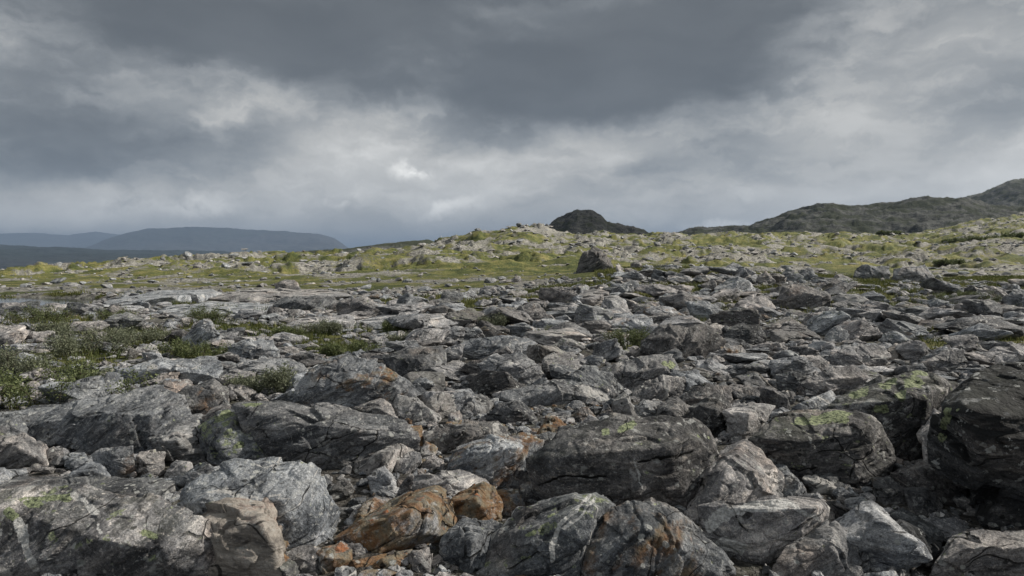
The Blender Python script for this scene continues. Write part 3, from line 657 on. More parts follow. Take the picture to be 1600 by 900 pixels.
 ("long pale tilted slab left of the square-ended slab", dict(t=.85,v=.3), [(1068,472),(1107,472),(1135,487),(1122,502),(1083,492)], [(1110,482)], dict(h=.7)),
 ("lichen-tinted boulder above the long pale slab", dict(t=.7,l=.6), [(1028,465),(1050,456),(1060,459),(1069,472),(1065,482),(1033,475)], [], dict(h=.8)),
 ("pale triangular boulder standing among the shrubs", dict(t=.85,v=.5), [(281,532),(303,508),(323,494),(345,527),(335,542),(307,545)], [(322,505),(315,535)], dict(h=1.1)),
 ("rounded pale boulder right of the triangular boulder", dict(t=.75,v=.6), [(353,542),(377,532),(420,531),(435,550),(432,559),(383,561),(355,556)], [(395,540)], dict(h=.5)),
 ("long flat light grey slab on the left", dict(t=.75,v=.5), [(170,579),(233,563),(333,561),(344,573),(335,590),(287,592),(200,606),(178,596)], [(250,575)], dict(h=.25)),
 ("smooth brownish rock below the long flat slab", dict(t=.6,c=.2), [(207,602),(247,583),(275,583),(275,602),(233,616)], [], dict(h=.4)),
 ("broad streaky pale ledge left of the brown-faced boulder", dict(t=.7,v=.7), [(331,590),(383,560),(450,559),(479,570),(469,599),(400,606),(348,597)], [(400,575)], dict(h=.3)),
 ("dark rounded rock lying on the sloping outcrop", dict(t=.3), [(291,609),(333,594),(355,607),(352,629),(330,639),(297,632)], [(325,607)], dict(h=.6)),
 ("light grey stone right of the dark rounded rock", dict(t=.6,v=.3), [(351,602),(375,603),(399,614),(385,629),(353,620)], [], dict(h=.4)),
 ("black boulder by the pond", dict(t=.15), [(98,482),(106,474),(120,472),(138,477),(134,489),(107,490)], [], dict(h=.8)),
 ("long dark rock in the left middle distance", dict(t=.3), [(428,476),(440,465),(467,462),(517,463),(535,473),(503,483),(450,489)], [(460,472)], dict(h=.9)),
 ("small block perched on the pale bedrock", dict(t=.55), [(430,452),(430,443),(443,437),(460,438),(469,446),(467,455),(433,456)], [(445,444)], dict(h=1.4)),
 ("blocky dark grey rock in the centre distance", dict(t=.45,l=.2), [(526,483),(528,474),(543,466),(573,463),(589,477),(602,490),(560,496),(533,494)], [(560,472)], dict(h=.9)),
 ("slanting layered rock in the middle distance", dict(t=.5,v=.4), [(791,499),(810,480),(840,472),(855,493),(830,503),(803,505)], [(820,485)], dict(h=.8,step=2)),
 ("striped dark slab above the lichen-grey boulder", dict(t=.4,v=.9), [(658,682),(687,667),(733,663),(777,659),(789,673),(773,690),(733,698),(693,714),(673,697)], [(720,680)], dict(h=.35)),
 ("grey boulder stained orange in the centre", dict(t=.7,r=.36,v=.2), [(695,719),(720,697),(760,683),(813,680),(849,690),(829,717),(825,737),(800,752),(771,768),(753,745),(700,737)], [(760,705),(810,700)], dict(h=.5)),
 ("dark brown-grey cube left of the largest central boulder", dict(t=.4,r=.15), [(786,742),(800,733),(829,733),(829,770),(793,771)], [(812,740)], {}),
 ("round brown stone below the dark cube", dict(t=.5,r=.5), [(768,769),(810,769),(820,797),(808,812),(777,814)], [], {}),
 ("red-brown stone wedged under the largest central boulder", dict(t=.5,r=.6), [(811,762),(830,757),(849,782),(833,793),(817,790)], [], {}),
 ("streaky buff boulder beside small grey stones", dict(t=.75,c=.4,v=.5), [(548,725),(577,703),(633,689),(650,700),(630,712),(609,735),(577,753),(551,745)], [(600,710)], dict(h=.4)),
 ("light grey stone right of the streaky buff boulder", dict(t=.8), [(615,719),(633,707),(655,710),(659,725),(633,745),(615,735)], [], {}),
 ("smooth pale blue-grey stone above the ochre slab", dict(t=.8), [(571,749),(585,737),(600,732),(619,757),(615,775),(580,780)], [], dict(h=.8)),
 ("narrow pale sliver of stone standing upright", dict(t=.95), [(615,783),(620,767),(640,740),(649,742),(644,757),(632,776)], [], dict(h=1,D=.12)),
 ("reddish brown stone propped among grey stones", dict(t=.6,r=.4), [(648,725),(663,693),(682,700),(679,715),(660,726)], [], {}),
 ("whitish stone left of the orange-stained grey boulder", dict(t=.9), [(658,729),(677,713),(695,727),(692,742),(660,740)], [], {}),
 ("dark ochre square stone", dict(t=.6,r=.8), [(602,672),(633,670),(636,689),(604,691)], [], {}),
 ("bright orange pitted stone", dict(t=.9,r=1), [(632,672),(657,667),(660,699),(648,703),(636,693)], [], {}),
 ("pinkish round stone in the centre", dict(t=.65,c=.5), [(658,652),(667,623),(693,613),(712,620),(712,645),(687,656)], [], {}),
 ("purple-grey stone right of the pinkish round stone", dict(t=.6,c=.35), [(708,635),(723,617),(750,617),(769,630),(755,653),(717,653)], [], {}),
 ("fan-shaped tan slab in the centre", dict(t=.85,c=.35), [(611,632),(620,616),(653,627),(689,650),(682,665),(640,664),(625,652)], [], dict(h=.25)),
 ("blue-grey slab left of the fan-shaped tan slab", dict(t=.6), [(551,640),(593,619),(617,632),(635,665),(600,659),(567,647)], [], dict(h=.3)),
 ("dark round-backed rock above the pebbles", dict(t=.35), [(758,652),(777,632),(813,629),(835,643),(835,662),(797,666)], [(805,640)], {}),
 ("small white slab of stone in the middle field", dict(t=1.0,v=1), [(640,605),(663,590),(669,593),(659,606)], [], dict(h=.1)),
 ("pale triangular face left of the brown-faced boulder", dict(t=.85), [(415,632),(457,607),(459,629),(420,635)], [], dict(h=.3)),
 ("light ridged outcrop above the tilted lichen slab", dict(t=.72,v=.3,l=.2), [(1251,602),(1297,577),(1340,571),(1362,590),(1307,618),(1267,624)], [(1310,592)], dict(h=.5)),
 ("ridged grey rock left of the ridged outcrop", dict(t=.6,v=.3), [(1215,579),(1253,557),(1280,556),(1309,573),(1267,590),(1227,585)], [(1265,570)], dict(h=.5)),
 ("domed light grey boulder in the right middle field", dict(t=.6), [(1290,526),(1298,515),(1310,509),(1327,517),(1329,534),(1297,535)], [], dict(h=.8)),
 ("dark squarish boulder at the right edge of the far field", dict(t=.4), [(1568,465),(1587,453),(1640,453),(1640,479),(1573,480)], [(1600,460)], dict(h=.8)),
 ("flat pale slab left of the dark squarish boulder", dict(t=.85), [(1528,452),(1550,446),(1575,457),(1569,465),(1540,464)], [], dict(h=.5)),
 ("broad pale bedrock slab right of the pond", dict(t=1.0,v=.6,l=.3), [(135,474),(180,463),(250,456),(330,452),(345,458),(290,470),(200,479),(150,480)], [], dict(h=.16)),
 ("long pale bedrock slab before the perched block", dict(t=.95,v=.6,l=.4), [(335,466),(370,454),(440,452),(530,455),(545,462),(470,468),(390,472)], [], dict(h=.15)),
 ("low pale bedrock ledge below the perched block", dict(t=.9,v=.6,l=.3), [(225,492),(262,478),(330,472),(420,476),(425,484),(370,494),(280,500)], [], dict(h=.12)),
 ("light grey bedrock ledge left of the blocky dark grey rock", dict(t=.9,v=.7), [(540,505),(600,492),(700,490),(735,500),(690,512),(600,515)], [], dict(h=.15)),
 ("pale broken ledge at the left picture edge near the shrubs", dict(t=.85,v=.5), [(-40,532),(5,512),(36,508),(42,520),(15,534),(-40,545)], [], dict(h=.3)),
 ("flat bright ledge behind the rounded pale boulder", dict(t=.95,v=.6), [(430,512),(470,497),(540,492),(570,500),(530,510),(470,518)], [], dict(h=.15)),
 ("pointed boulder on the far moss", dict(t=.55,l=.3), [(1178,439),(1196,422),(1212,437),(1205,445),(1182,445)], [], dict(h=1.2)),
 ("lichen-green block on the far moss", dict(t=.6,l=.6), [(1221,429),(1233,416),(1255,432),(1249,440),(1227,440)], [], dict(h=1.2)),
 ("twin-topped boulder right of the lichen-green block", dict(t=.55,l=.3), [(1246,427),(1263,416),(1278,430),(1268,439),(1250,438)], [], dict(h=1.2)),
 ("grooved rounded boulder right of the twin-topped boulder", dict(t=.5), [(1278,452),(1285,442),(1306,434),(1322,443),(1314,456)], [], dict(h=1.0)),
]
FOOT = []   # footprints of the boulders: x, y, radius
def rk_arrays(n, c, rng=None):
    j = (rng or RNG).uniform(-.06, .06)
    a = np.tile([min(1.2, max(0, c.get('t', .5) + j)), c.get('r', 0), c.get('l', .15), 1.0], (n, 1))
    b = np.tile([c.get('c', 0), c.get('v', .15), c.get('b', .1), 1.0], (n, 1))
    return a, b
# veins (0), open cracks (1) and lichen crusts (2) that belong to particular boulders: channel, half width, line over the face
MARKS = {
 "wide grey boulder with a thick white quartz vein": [(0, 6, [(1113, 826), (1145, 804), (1180, 797), (1232, 791)]), (0, 3, [(1243, 793), (1262, 808), (1287, 817)]), (0, 7, [(1130, 858), (1166, 864)])],
 "huge grey boulder with black and yellow-green lichen in the bottom left corner": [(0, 6, [(106, 778), (124, 788), (137, 803)]), (0, 7, [(18, 822), (24, 850), (42, 896)]), (0, 3, [(140, 826), (147, 837)]), (2, 11, [(10, 772), (40, 770), (72, 774), (92, 778)]), (2, 7, [(34, 793), (48, 790)]), (2, 6, [(3, 806), (12, 814)]), (2, 5, [(216, 840), (234, 846)])],
 "big dark boulder with a white vein and green lichen spots": [(0, 2.5, [(924, 780), (900, 803), (876, 828), (868, 856), (862, 884)]), (0, 2.5, [(932, 786), (908, 812), (884, 834)]), (2, 3.5, [(823, 842), (832, 839)]), (2, 3, [(843, 836), (848, 834)]), (2, 3, [(858, 812), (868, 809)])],
 "largest central boulder crossed by long dark cracks": [(1, 1.8, [(838, 758), (880, 751), (946, 746)]), (1, 1.8, [(1003, 723), (1042, 717), (1082, 706)]), (2, 5, [(972, 671), (990, 666)]), (2, 4, [(944, 679), (950, 677)]), (2, 4, [(1098, 680), (1104, 681)]), (0, 1.2, [(994, 720), (1002, 745), (1008, 765)])],
 "dark boulder crowned with pale green lichen": [(2, 9, [(1278, 659), (1300, 653), (1326, 647)]), (2, 6, [(1250, 660), (1262, 661)]), (1, 1.6, [(1240, 736), (1268, 732), (1284, 729)])],
 "tall tilted slab with green and black lichen patches": [(2, 6, [(1340, 618), (1352, 612)]), (2, 7, [(1385, 600), (1396, 596)]), (2, 7, [(1432, 582), (1448, 580)]), (2, 6, [(1424, 600), (1440, 597)]), (2, 5, [(1408, 619), (1416, 617)]), (2, 5, [(1376, 641), (1388, 640)])],
 "blue-grey boulder dotted with yellow-green lichen": [(2, 6, [(346, 645), (362, 643)]), (2, 4, [(334, 656), (338, 655)]), (2, 4, [(346, 664), (350, 662)]), (2, 4, [(364, 697), (370, 696)]), (2, 3, [(312, 670), (313, 666)])],
 "massive shaded overhanging boulder cut by the right picture edge": [(2, 5, [(1486, 645), (1481, 668), (1478, 688)])],
 "large dark boulder with a shadowed left face and pale flecked right side": [(2, 3, [(380, 628), (402, 632)]), (2, 3, [(448, 633), (470, 633)])],
 "pale flat-topped boulder undercut on its lower side": [(2, 4, [(1040, 568), (1052, 570)]), (0, 1.6, [(1054, 558), (1068, 580)])],
}
def hero(i, spec):
    phrase, colr, out, ridge_pts, opt = spec
    rng = np.random.default_rng(500 + i)
    out = np.array(out, float); xmin, xmax = out[:, 0].min(), out[:, 0].max(); yt, yb = out[:, 1].min(), out[:, 1].max()
    cx = (xmin + xmax) / 2
    out = np.array([cx, (yt + yb) / 2]) + (out - np.array([cx, (yt + yb) / 2])) * opt.get('grow', 1.05)
    xmin, xmax = out[:, 0].min(), out[:, 0].max(); yt, yb = out[:, 1].min(), out[:, 1].max()
    d0 = opt.get('d0') or d_at(cx, min(yb, 1300))
    w = (xmax - xmin) / F * d0; hpx = (yb - yt)
    zb = h1((cx - 800) / F * d0, d0)
    H = opt.get('h', .45) * min(w, 2.2) if 'd0' not in opt or opt.get('h', .45) < 1 else opt['h']
    H = min(H * (.85 if d0 < 20 else 1), 1.6)
    # depth of the top: where a surface H above the ground would be seen at row yt
    if 'D' in opt: D = opt['D'] * (w if opt['D'] < 1.01 else 1)
    else:
        zt = zb + H
        D = (CAMZ - zt) * F / max(yt - HOR, 3) - d0 if yt > HOR + 3 else w
        D = float(np.clip(D, 0.30 * w, 1.15 * w))
    def P3(px, py, d): return np.array([(px - 800) / F * d, d, CAMZ - (py - HOR) / F * d])
    pts = []
    n0 = len(out)
    cen = out.mean(0)
    for (px, py) in out:
        t = max(0.0, (yb - py) / max(hpx, 1e-3))
        side = abs(px - cx) / max((xmax - xmin) / 2, 1)
        d = d0 + D * (t ** 1.1) + 0.12 * D * side * (1 - t) + rng.uniform(-.03, .03) * w
        pts.append(P3(px, py, d))
        # back of the boulder, shrunk and lower
        q = P3(cen[0] + (px - cen[0]) * .82, py + 0.10 * hpx, d + D * 0.55 + .12 * w); q[2] = min(q[2], pts[-1][2] - 0.03 * w)
        pts.append(q)
        if t < 0.5: pts.append(pts[-2] + np.array([0, 0.05 * w, -0.22 * min(w, 1.2)]))
    for (px, py) in ridge_pts:
        t = (yb - py) / max(hpx, 1e-3)
        pts.append(P3(px, py, d0 + D * 0.30 * t - 0.02 * w))
    if not ridge_pts:
        for _ in range(2):
            px = cx + rng.uniform(-.25, .25) * (xmax - xmin); py = yt + hpx * rng.uniform(.35, .6)
            pts.append(P3(px, py, d0 + 0.22 * D))
    pts = np.array(pts)
    if 'lift' in opt: pts[:, 2] += 0
    size = (xmax - xmin)
    k = 7 if size > 150 else 6 if size > 45 else 5
    # foliation mostly dipping, streaks rising to the right
    fol = np.array([-0.35 + rng.normal() * .35, -0.35 + rng.normal() * .3, 1.0])
    V, T, lc = make_rock(pts, k, rng, chips=9, rough=1.0, p=200, fol=fol, step=opt.get('step', 1.0))
    org = np.array([(cx - 800) / F * (d0 + D / 2), d0 + D / 2, zb])
    a, b = rk_arrays(len(V), colr, rng); marks = np.zeros((len(V), 4)); marks[:, 3] = 1
    if phrase in MARKS:
        X = 800 + F * V[:, 0] / V[:, 1]; Y = HOR + (CAMZ - V[:, 2]) / V[:, 1] * F
        wx = perlin(lc * 6) * 9 + perlin(lc * 18) * 5; wy = perlin(lc * 6 + 40) * 9 + perlin(lc * 18 + 9) * 5; wvar = .55 + 1.2 * np.clip(perlin(lc * 3.3 + 7) + .45, 0, 1); front = V[:, 1] < org[1] + .35 * D
        for ch, wd, line in MARKS[phrase]:
            e = np.full(len(V), 1e9)
            for (ax, ay), (bx, by) in zip(line[:-1], line[1:]):
                t = np.clip(((X + wx - ax) * (bx - ax) + (Y + wy - ay) * (by - ay)) / ((bx - ax) ** 2 + (by - ay) ** 2), 0, 1)
                e = np.minimum(e, np.hypot(X + wx - ax - t * (bx - ax), Y + wy - ay - t * (by - ay)))
            marks[:, ch] = np.maximum(marks[:, ch], np.where(front, np.clip(1.25 - e / (wd * (wvar if ch == 0 else 1)) * .7, 0, 1), 0))
            if ch == 1: V = V - (V - org) / np.linalg.norm(V - org, axis=1)[:, None] * (np.where(front, np.clip(1.2 - e / wd, 0, 1), 0) * .02)[:, None]
    me = mesh_from('boulder', V - org, T, {'lc': ('FLOAT_VECTOR', lc), 'rk': ('FLOAT_COLOR', a), 'rk_more': ('FLOAT_COLOR', b), 'marks': ('FLOAT_COLOR', marks)}, True, GNEISS)
    o = link('boulder', me, None, org)
    small = size < 70 and d0 < 8
    tag(o, phrase, 'stone' if small else 'boulder', 'boulders and stones of the boulder field')
    if small: o.name = 'stone'
    FOOT.append((org[0], org[1], w * .5, max(D, w * .4) * .55))
    return dict(phrase=phrase, px=cx, py=(yt + yb) / 2, w=size, h=hpx, d=d0)
HERO_INFO = [hero(i, s) for i, s in enumerate(HEROES)]

# ------------------------------------------------------------------ the rest of the boulder field
def template(k, rng, chips=9):
    n = rng.integers(9, 15)
    P = rng.normal(size=(n, 3)); P /= np.linalg.norm(P, axis=1)[:, None]
    s = np.array([1.0, rng.uniform(.6, 1.0), rng.uniform(.42, .8)])
    P = P * s * rng.uniform(.85, 1.1, (n, 1))
    V, T, lc = make_rock(P, k, rng, chips=chips, rough=1.0 if k > 4 else .9, p=200)
    return V, T, lc
rt = np.random.default_rng(77)
TB = {2: [template(2, rt, 3) for _ in range(16)], 3: [template(3, rt) for _ in range(24)], 4: [template(4, rt) for _ in range(30)]}
def in_foot(x, y, m=1.0):
    for (fx, fy, rx, ry) in FOOT:
        if ((x - fx) / rx) ** 2 + ((y - fy) / ry) ** 2 < m: return True
    return False
def visible_px(x, y): return 800 + F * x / y
cand = []   # x, y, radius, colour dict, seed
rs = np.random.default_rng(5)
def col_for(px, D, r):
    c = dict(t=float(np.clip(rs.normal(.56 if D < 10 else .64, .22), .12, 1.0)), l=float(rs.random() < .25) * rs.uniform(.2, .6), v=float(rs.uniform(0, .6)), b=float(rs.random() < .25) * .4)
    if rs.random() < .16 and 420 < px < 1000 and D < 8: c['r'] = rs.uniform(.3, .9)
    elif rs.random() < .05: c['r'] = rs.uniform(.15, .3)
    if rs.random() < .07: c['c'] = rs.uniform(.15, .45)
    if D > 25: c['l'] = max(c['l'], .3)
    if D > 38: c['t'] = float(np.clip(rs.normal(.72, .14), .3, 1)); c['l'] = .45
    return c
class Grid:
    def __init__(s, cell): s.c = cell; s.g = {}
    def ok(s, x, y, r, f):
        R = r + 1.6; k0 = int((x - R) // s.c), int((x + R) // s.c), int((y - R) // s.c), int((y + R) // s.c)
        for a in range(k0[0], k0[1] + 1):
            for b in range(k0[2], k0[3] + 1):
                for (qx, qy, qr) in s.g.get((a, b), ()):
                    if (qx - x) ** 2 + (qy - y) ** 2 < (f * (r + qr)) ** 2: return False
        return True
    def put(s, x, y, r): s.g.setdefault((int(x // s.c), int(y // s.c)), []).append((x, y, r))
grid = Grid(0.8)
def vegv(x, y): return float(veg_of(np.array([x]), np.array([y]))[0])
MASK = np.zeros((500, 900), bool)      # photo plane in 2 px cells, from (-100, 0)
_gy, _gx = np.mgrid[0:500, 0:900]; _gx = _gx * 2 - 100.0; _gy = _gy * 2.0
for h_ in HEROES:
    q = np.array(h_[2], float); ins = np.zeros(MASK.shape, bool)
    for (a0, b0), (a1, b1) in zip(q, np.roll(q, -1, axis=0)):
        ins ^= ((b0 > _gy) != (b1 > _gy)) & (_gx < (a1 - a0) * (_gy - b0) / (b1 - b0 + 1e-9) + a0)
    MASK |= ins
def in_poly(px, py):
    a, b = int((px + 100) / 2), int(py / 2)
    return 0 <= a < 900 and 0 <= b < 500 and bool(MASK[b, a])
def covers_hero(x, y, z, r):
    """a loose stone would stand in front of one of the boulders that the field is known for"""
    px = 800 + F * x / y; s_ = F * r / y; py = HOR + (CAMZ - z - r * .45) / y * F
    return any(in_poly(px + a * s_, py + b * s_) for a, b in ((0, 0), (0, -.35)))
def scatter(n, D0, D1, r0, r1, power, f, vegmax=.55, margin=0.0, foot=.9, pxr=(-120, 1720), layer=0.0):
    c = 0
    D = np.sqrt(rs.uniform(D0 ** 2, D1 ** 2, n)); px = rs.uniform(pxr[0], pxr[1], n); x = (px - 800) / F * D
    vg = veg_of(x, D); pd = pond(x, D); nn = fbm2(x, D, .25, 3, .5, 33); zh = height(x, D)
    rad = r0 * (r1 / r0) ** (rs.random(n) ** power)
    order = np.argsort(-rad)
    for i in order:
        r = float(rad[i] * (1 + .5 * nn[i]))
        if px[i] < 620 and D[i] > 9:
            r *= .72
            if rs.random() < .45: continue
        if 8 < D[i] < 60 and (D[i] > 25 or rs.random() < .8) and covers_hero(x[i], D[i], zh[i], r): continue
        if D[i] <= 8 and covers_hero(x[i], D[i], zh[i], r): continue
        if vg[i] > vegmax * rs.uniform(.7, 1.3) or pd[i] > .1 or px[i] < 150 and 24 < D[i] < 27 and rs.random() < .8: continue
        if in_foot(x[i], D[i], foot) or not grid.ok(x[i], D[i], r, f): continue
        grid.put(x[i], D[i], r); cand.append((float(x[i]), float(D[i]), r, col_for(px[i], D[i], r), layer)); c += 1
    return c
scatter(3600, 3.0, 13, .16, .50, 1.1, .62)
scatter(7000, 2.9, 12, .06, .20, 1.2, .66)
scatter(6500, 11, 26, .18, .95, 1.5, .60)
scatter(3200, 24, 33, .22, .7, 1.4, .66, vegmax=.5)
scatter(3000, 30, 46, .30, .95, 1.3, .64, vegmax=.45, pxr=(960, 1290))
scatter(1200, 30, 38, .25, .7, 1.9, .72, vegmax=.45, pxr=(1280, 1720))
scatter(250, 33, 48, .2, .6, 2.4, .72, vegmax=.4, pxr=(-100, 900))
# the field goes on beside the picture too
for side in ((1715, 2500), (-900, -115)):
    scatter(900, 2.2, 9, .10, .5, 1.2, .62, pxr=side)
    scatter(1800, 8.5, 26, .2, .85, 1.4, .62, pxr=side)
n_big = len(cand)
small = []
def scatter_small(n, D0, D1, r0, r1, power, vegmax, foot, pxr=(-120, 1720), dist=None, tone=None):
    if dist == 'log': D = np.exp(rs.uniform(math.log(D0), math.log(D1), n))
    else: D = np.sqrt(rs.uniform(D0 ** 2, D1 ** 2, n))
    px = rs.uniform(pxr[0], pxr[1], n); x = (px - 800) / F * D
    vg = veg_of(x, D); pd = pond(x, D); rad = r0 * (r1 / r0) ** (rs.random(n) ** power)
    for i in range(n):
        if vg[i] > vegmax * rs.uniform(.6, 1.4) or pd[i] > .1: continue
        if foot and in_foot(x[i], D[i], foot): continue
        c = col_for(px[i], D[i], rad[i])
        if tone: c['t'] = float(np.clip(rs.normal(tone, .15), .2, 1))
        small.append((float(x[i]), float(D[i]), float(rad[i]), c, 0))
scatter_small(9000, 2.8, 9, .02, .11, 1.2, .9, .45)
scatter_small(10000, 8, 22, .04, .22, 1.5, .8, .4)
scatter_small(2200, 20, 36, .10, .34, 1.6, .55, .4, pxr=(-120, 880))
scatter_small(6500, 20, 48, .08, .38, 1.6, .6, .4, pxr=(860, 1720))
scatter_small(9000, 36, 140, .07, .6, 2.8, .62, 0, pxr=(-120, 920))
scatter_small(6500, 45, 160, .12, .85, 2.4, .5, 0, pxr=(880, 1720))
scatter_small(22000, 100, 430, .22, 1.5, 2.6, .7, 0)
for side in ((1715, 2500), (-900, -115)): scatter_small(3500, 2.0, 16, .03, .16, 1.3, .9, .45, pxr=side)
# show-largest first: those become objects, the others one mass
cand.sort(key=lambda c: -c[2] / c[1] * (1 if -20 < visible_px(c[0], c[1]) < 1620 else 0))
N_OBJ = 298 - len(HEROES)
singles, rest = cand[:N_OBJ], cand[N_OBJ:]
def tone_word(c):
    if c.get('r', 0) > .5: return 'rust-brown'
    if c.get('c', 0) > .5: return 'cream-banded'
    if c['t'] < .3: return 'dark'
    if c['t'] > .72: return 'pale'
    if c['l'] > .35: return 'lichened grey'
    return 'grey' if c['v'] < .4 else 'streaky grey'
def rot_random(rng):
    # boulders lie on a broad side: spin about vertical, modest tilt
    a = rng.uniform(0, 2 * pi); tx, ty = rng.normal(0, .20, 2)
    Rz = np.array([[cos(a), -sin(a), 0], [sin(a), cos(a), 0], [0, 0, 1]])
    Rx = np.array([[1, 0, 0], [0, cos(tx), -sin(tx)], [0, sin(tx), cos(tx)]]); Ry = np.array([[cos(ty), 0, sin(ty)], [0, 1, 0], [-sin(ty), 0, cos(ty)]])
    return Rx @ Ry @ Rz
used = set(s[0] for s in HEROES)
label_objs = []
for i, (x, y, r, c, ly) in enumerate(singles):
    rng = np.random.default_rng(9000 + i)
    wpx = 2 * r / y * F
    k = 6 if wpx > 90 else 5
    V, T, lc = template(k, rng, 16); R = rot_random(rng)
    sz = 'small' if r < .2 else 'big' if r > .55 else ''
    flat = rng.uniform(.75, 1.1) if y < 9 else rng.uniform(.42, .9); V = (V @ R.T) * r * np.array([1, 1, flat]); lc = lc * r
    zg = h1(x, y) + r * rng.uniform(.0, .28)
    a, b = rk_arrays(len(V), c, rng)
    me = mesh_from('boulder', V, T, {'lc': ('FLOAT_VECTOR', lc), 'rk': ('FLOAT_COLOR', a), 'rk_more': ('FLOAT_COLOR', b)}, True, GNEISS)
    nm = 'stone' if r < .25 else 'boulder'
    o = link(nm, me, None, (x, y, zg))
    px = visible_px(x, y); py = HOR + (CAMZ - zg) / y * F
    near = sorted(HERO_INFO, key=lambda hh: abs(hh['px'] - px) / 1.0 + abs(hh['py'] - py) * 2.2)[:5]
    lab = None
    shp = 'flat ' if flat < .85 else 'blocky ' if flat > 1.0 else ''
    for hh in near:
        dx = px - hh['px']; dy = py - hh['py']
        if abs(dx) > hh['w'] * .5 or abs(dx) > 2.5 * abs(dy): rel = 'right of' if dx > 0 else 'left of'
        else: rel = 'in front of' if dy > 0 else 'behind'
        p = hh['phrase'].split()
        adjs = [tone_word(c), (sz + ' ' + tone_word(c)).strip(), shp + tone_word(c), (sz + ' ' + shp + tone_word(c)).strip()]
        for ad in adjs:
            l = f"{ad} {nm} {rel} the {hh['phrase']}"
            w_ = l.split()
            if len(w_) > 16: continue
            if l not in used: lab = l; break
        if lab: break
    lab = lab or f"{tone_word(c)} {nm} among the tumbled rocks of the boulder field"
    used.add(lab)
    tag(o, lab, nm, 'boulders and stones of the boulder field')
# everything smaller: one mass of rubble
def build_rubble():
    allr = [(q, 1) for q in rest] + [(q, 0) for q in small]
    rng = np.random.default_rng(4)
    Vs, Ts, Ls, As, Bs = [], [], [], [], []; off = 0
    for (x, y, r, c, ly), big in allr:
        wpx = 2 * r / y * F
        k = 4 if wpx > 34 else 3 if wpx > 12 else 2
        V, T, lc = TB[k][rng.integers(len(TB[k]))]
        R = rot_random(rng)
        W = (V @ R.T) * r * np.array([1, 1, rng.uniform(.7, 1.15) if y < 9 else rng.uniform(.4, .95)])
        W = W + np.array([x, y, 0])
        W[:, 2] += r * rng.uniform(-.1, .35)
        Vs.append(W); Ts.append(T + off); off += len(V)
        Ls.append(lc * r + rng.uniform(-30, 30, 3))
        a = np.empty((len(V), 4)); a[:] = (c['t'], c.get('r', 0), c['l'], 1); b = np.empty((len(V), 4)); b[:] = (c.get('c', 0), c['v'], c['b'], 1)
        As.append(a); Bs.append(b)
    V = np.concatenate(Vs)
    # ground height per stone, evaluated at its centre
    xs = np.array([q[0][0] for q in allr]); ys = np.array([q[0][1] for q in allr]); zz = height(xs, ys)
    V[:, 2] += np.repeat(zz, [len(v) for v in Vs])
    print('rubble verts', len(V), 'stones', len(allr), 'big', n_big)
    me = mesh_from('rubble', V, np.concatenate(Ts), {'lc': ('FLOAT_VECTOR', np.concatenate(Ls)), 'rk': ('FLOAT_COLOR', np.concatenate(As)), 'rk_more': ('FLOAT_COLOR', np.concatenate(Bs))}, False, GNEISS)
    tag(link('rubble', me), 'loose grey stones and smaller boulders filling the field and the slopes', 'rubble', None, 'stuff')
build_rubble()

# ------------------------------------------------------------------ shrubs and grass
def leaf_material(name, dark, lite):
    m, N, b, out = new_mat(name)
    lv = N.add('ShaderNodeAttribute', attribute_name='lv').outputs['Fac']
    N.l.new(N.mix(lv, dark, lite), b.inputs['Base Color']); b.inputs['Roughness'].default_value = .6
    tr = N.add('ShaderNodeBsdfTranslucent'); N.put(tr.inputs[0], N.mix(lv, dark, lite))
    mx = N.add('ShaderNodeMixShader'); mx.inputs[0].default_value = .25
    N.l.new(b.outputs[0], mx.inputs[1]); N.l.new(tr.outputs[0], mx.inputs[2]); N.l.new(mx.outputs[0], out.inputs[0])
    return m
M_wil = leaf_material('willow_leaf', (.085, .10, .06), (.26, .28, .19))
M_grn = leaf_material('green_leaf', (.06, .08, .034), (.19, .22, .095))
M_gra = leaf_material('grass_blade', (.058, .078, .020), (.20, .20, .065))
mb, Nb, bb, _ = new_mat('bark'); bb.inputs['Base Color'].default_value = (.085, .07, .055, 1)
def leaves(C, Dirs, L, W, rng):
    """rhombic leaves at C pointing along Dirs"""
    n = len(C); up = rng.normal(size=(n, 3)); side = np.cross(Dirs, up); side /= np.linalg.norm(side, axis=1)[:, None] + 1e-9
    L = L * rng.uniform(.6, 1.3, (n, 1)); W = W * rng.uniform(.7, 1.2, (n, 1))
    nrm = np.cross(Dirs, side)
    V = np.stack([C, C + Dirs * L * .5 + side * W * .5 + nrm * W * .12, C + Dirs * L, C + Dirs * L * .5 - side * W * .5 + nrm * W * .12], 1).reshape(-1, 3)
    T = np.arange(n * 4).reshape(n, 4)
    return V, T
def tube(path, r0, r1, seg=5):
    path = np.array(path); n = len(path); V = []; T = []
    for i in range(n):
        d = path[min(i + 1, n - 1)] - path[max(i - 1, 0)]; d /= np.linalg.norm(d) + 1e-9
        a = np.cross(d, [0.3, 0.2, 0.9]); a /= np.linalg.norm(a) + 1e-9; b = np.cross(d, a); r = r0 + (r1 - r0) * i / (n - 1)
        for s in range(seg): V.append(path[i] + r * (a * cos(2 * pi * s / seg) + b * sin(2 * pi * s / seg)))
    for i in range(n - 1):
        for s in range(seg): T.append([i * seg + s, i * seg + (s + 1) % seg, (i + 1) * seg + (s + 1) % seg, (i + 1) * seg + s])
    return np.array(V), np.array(T)
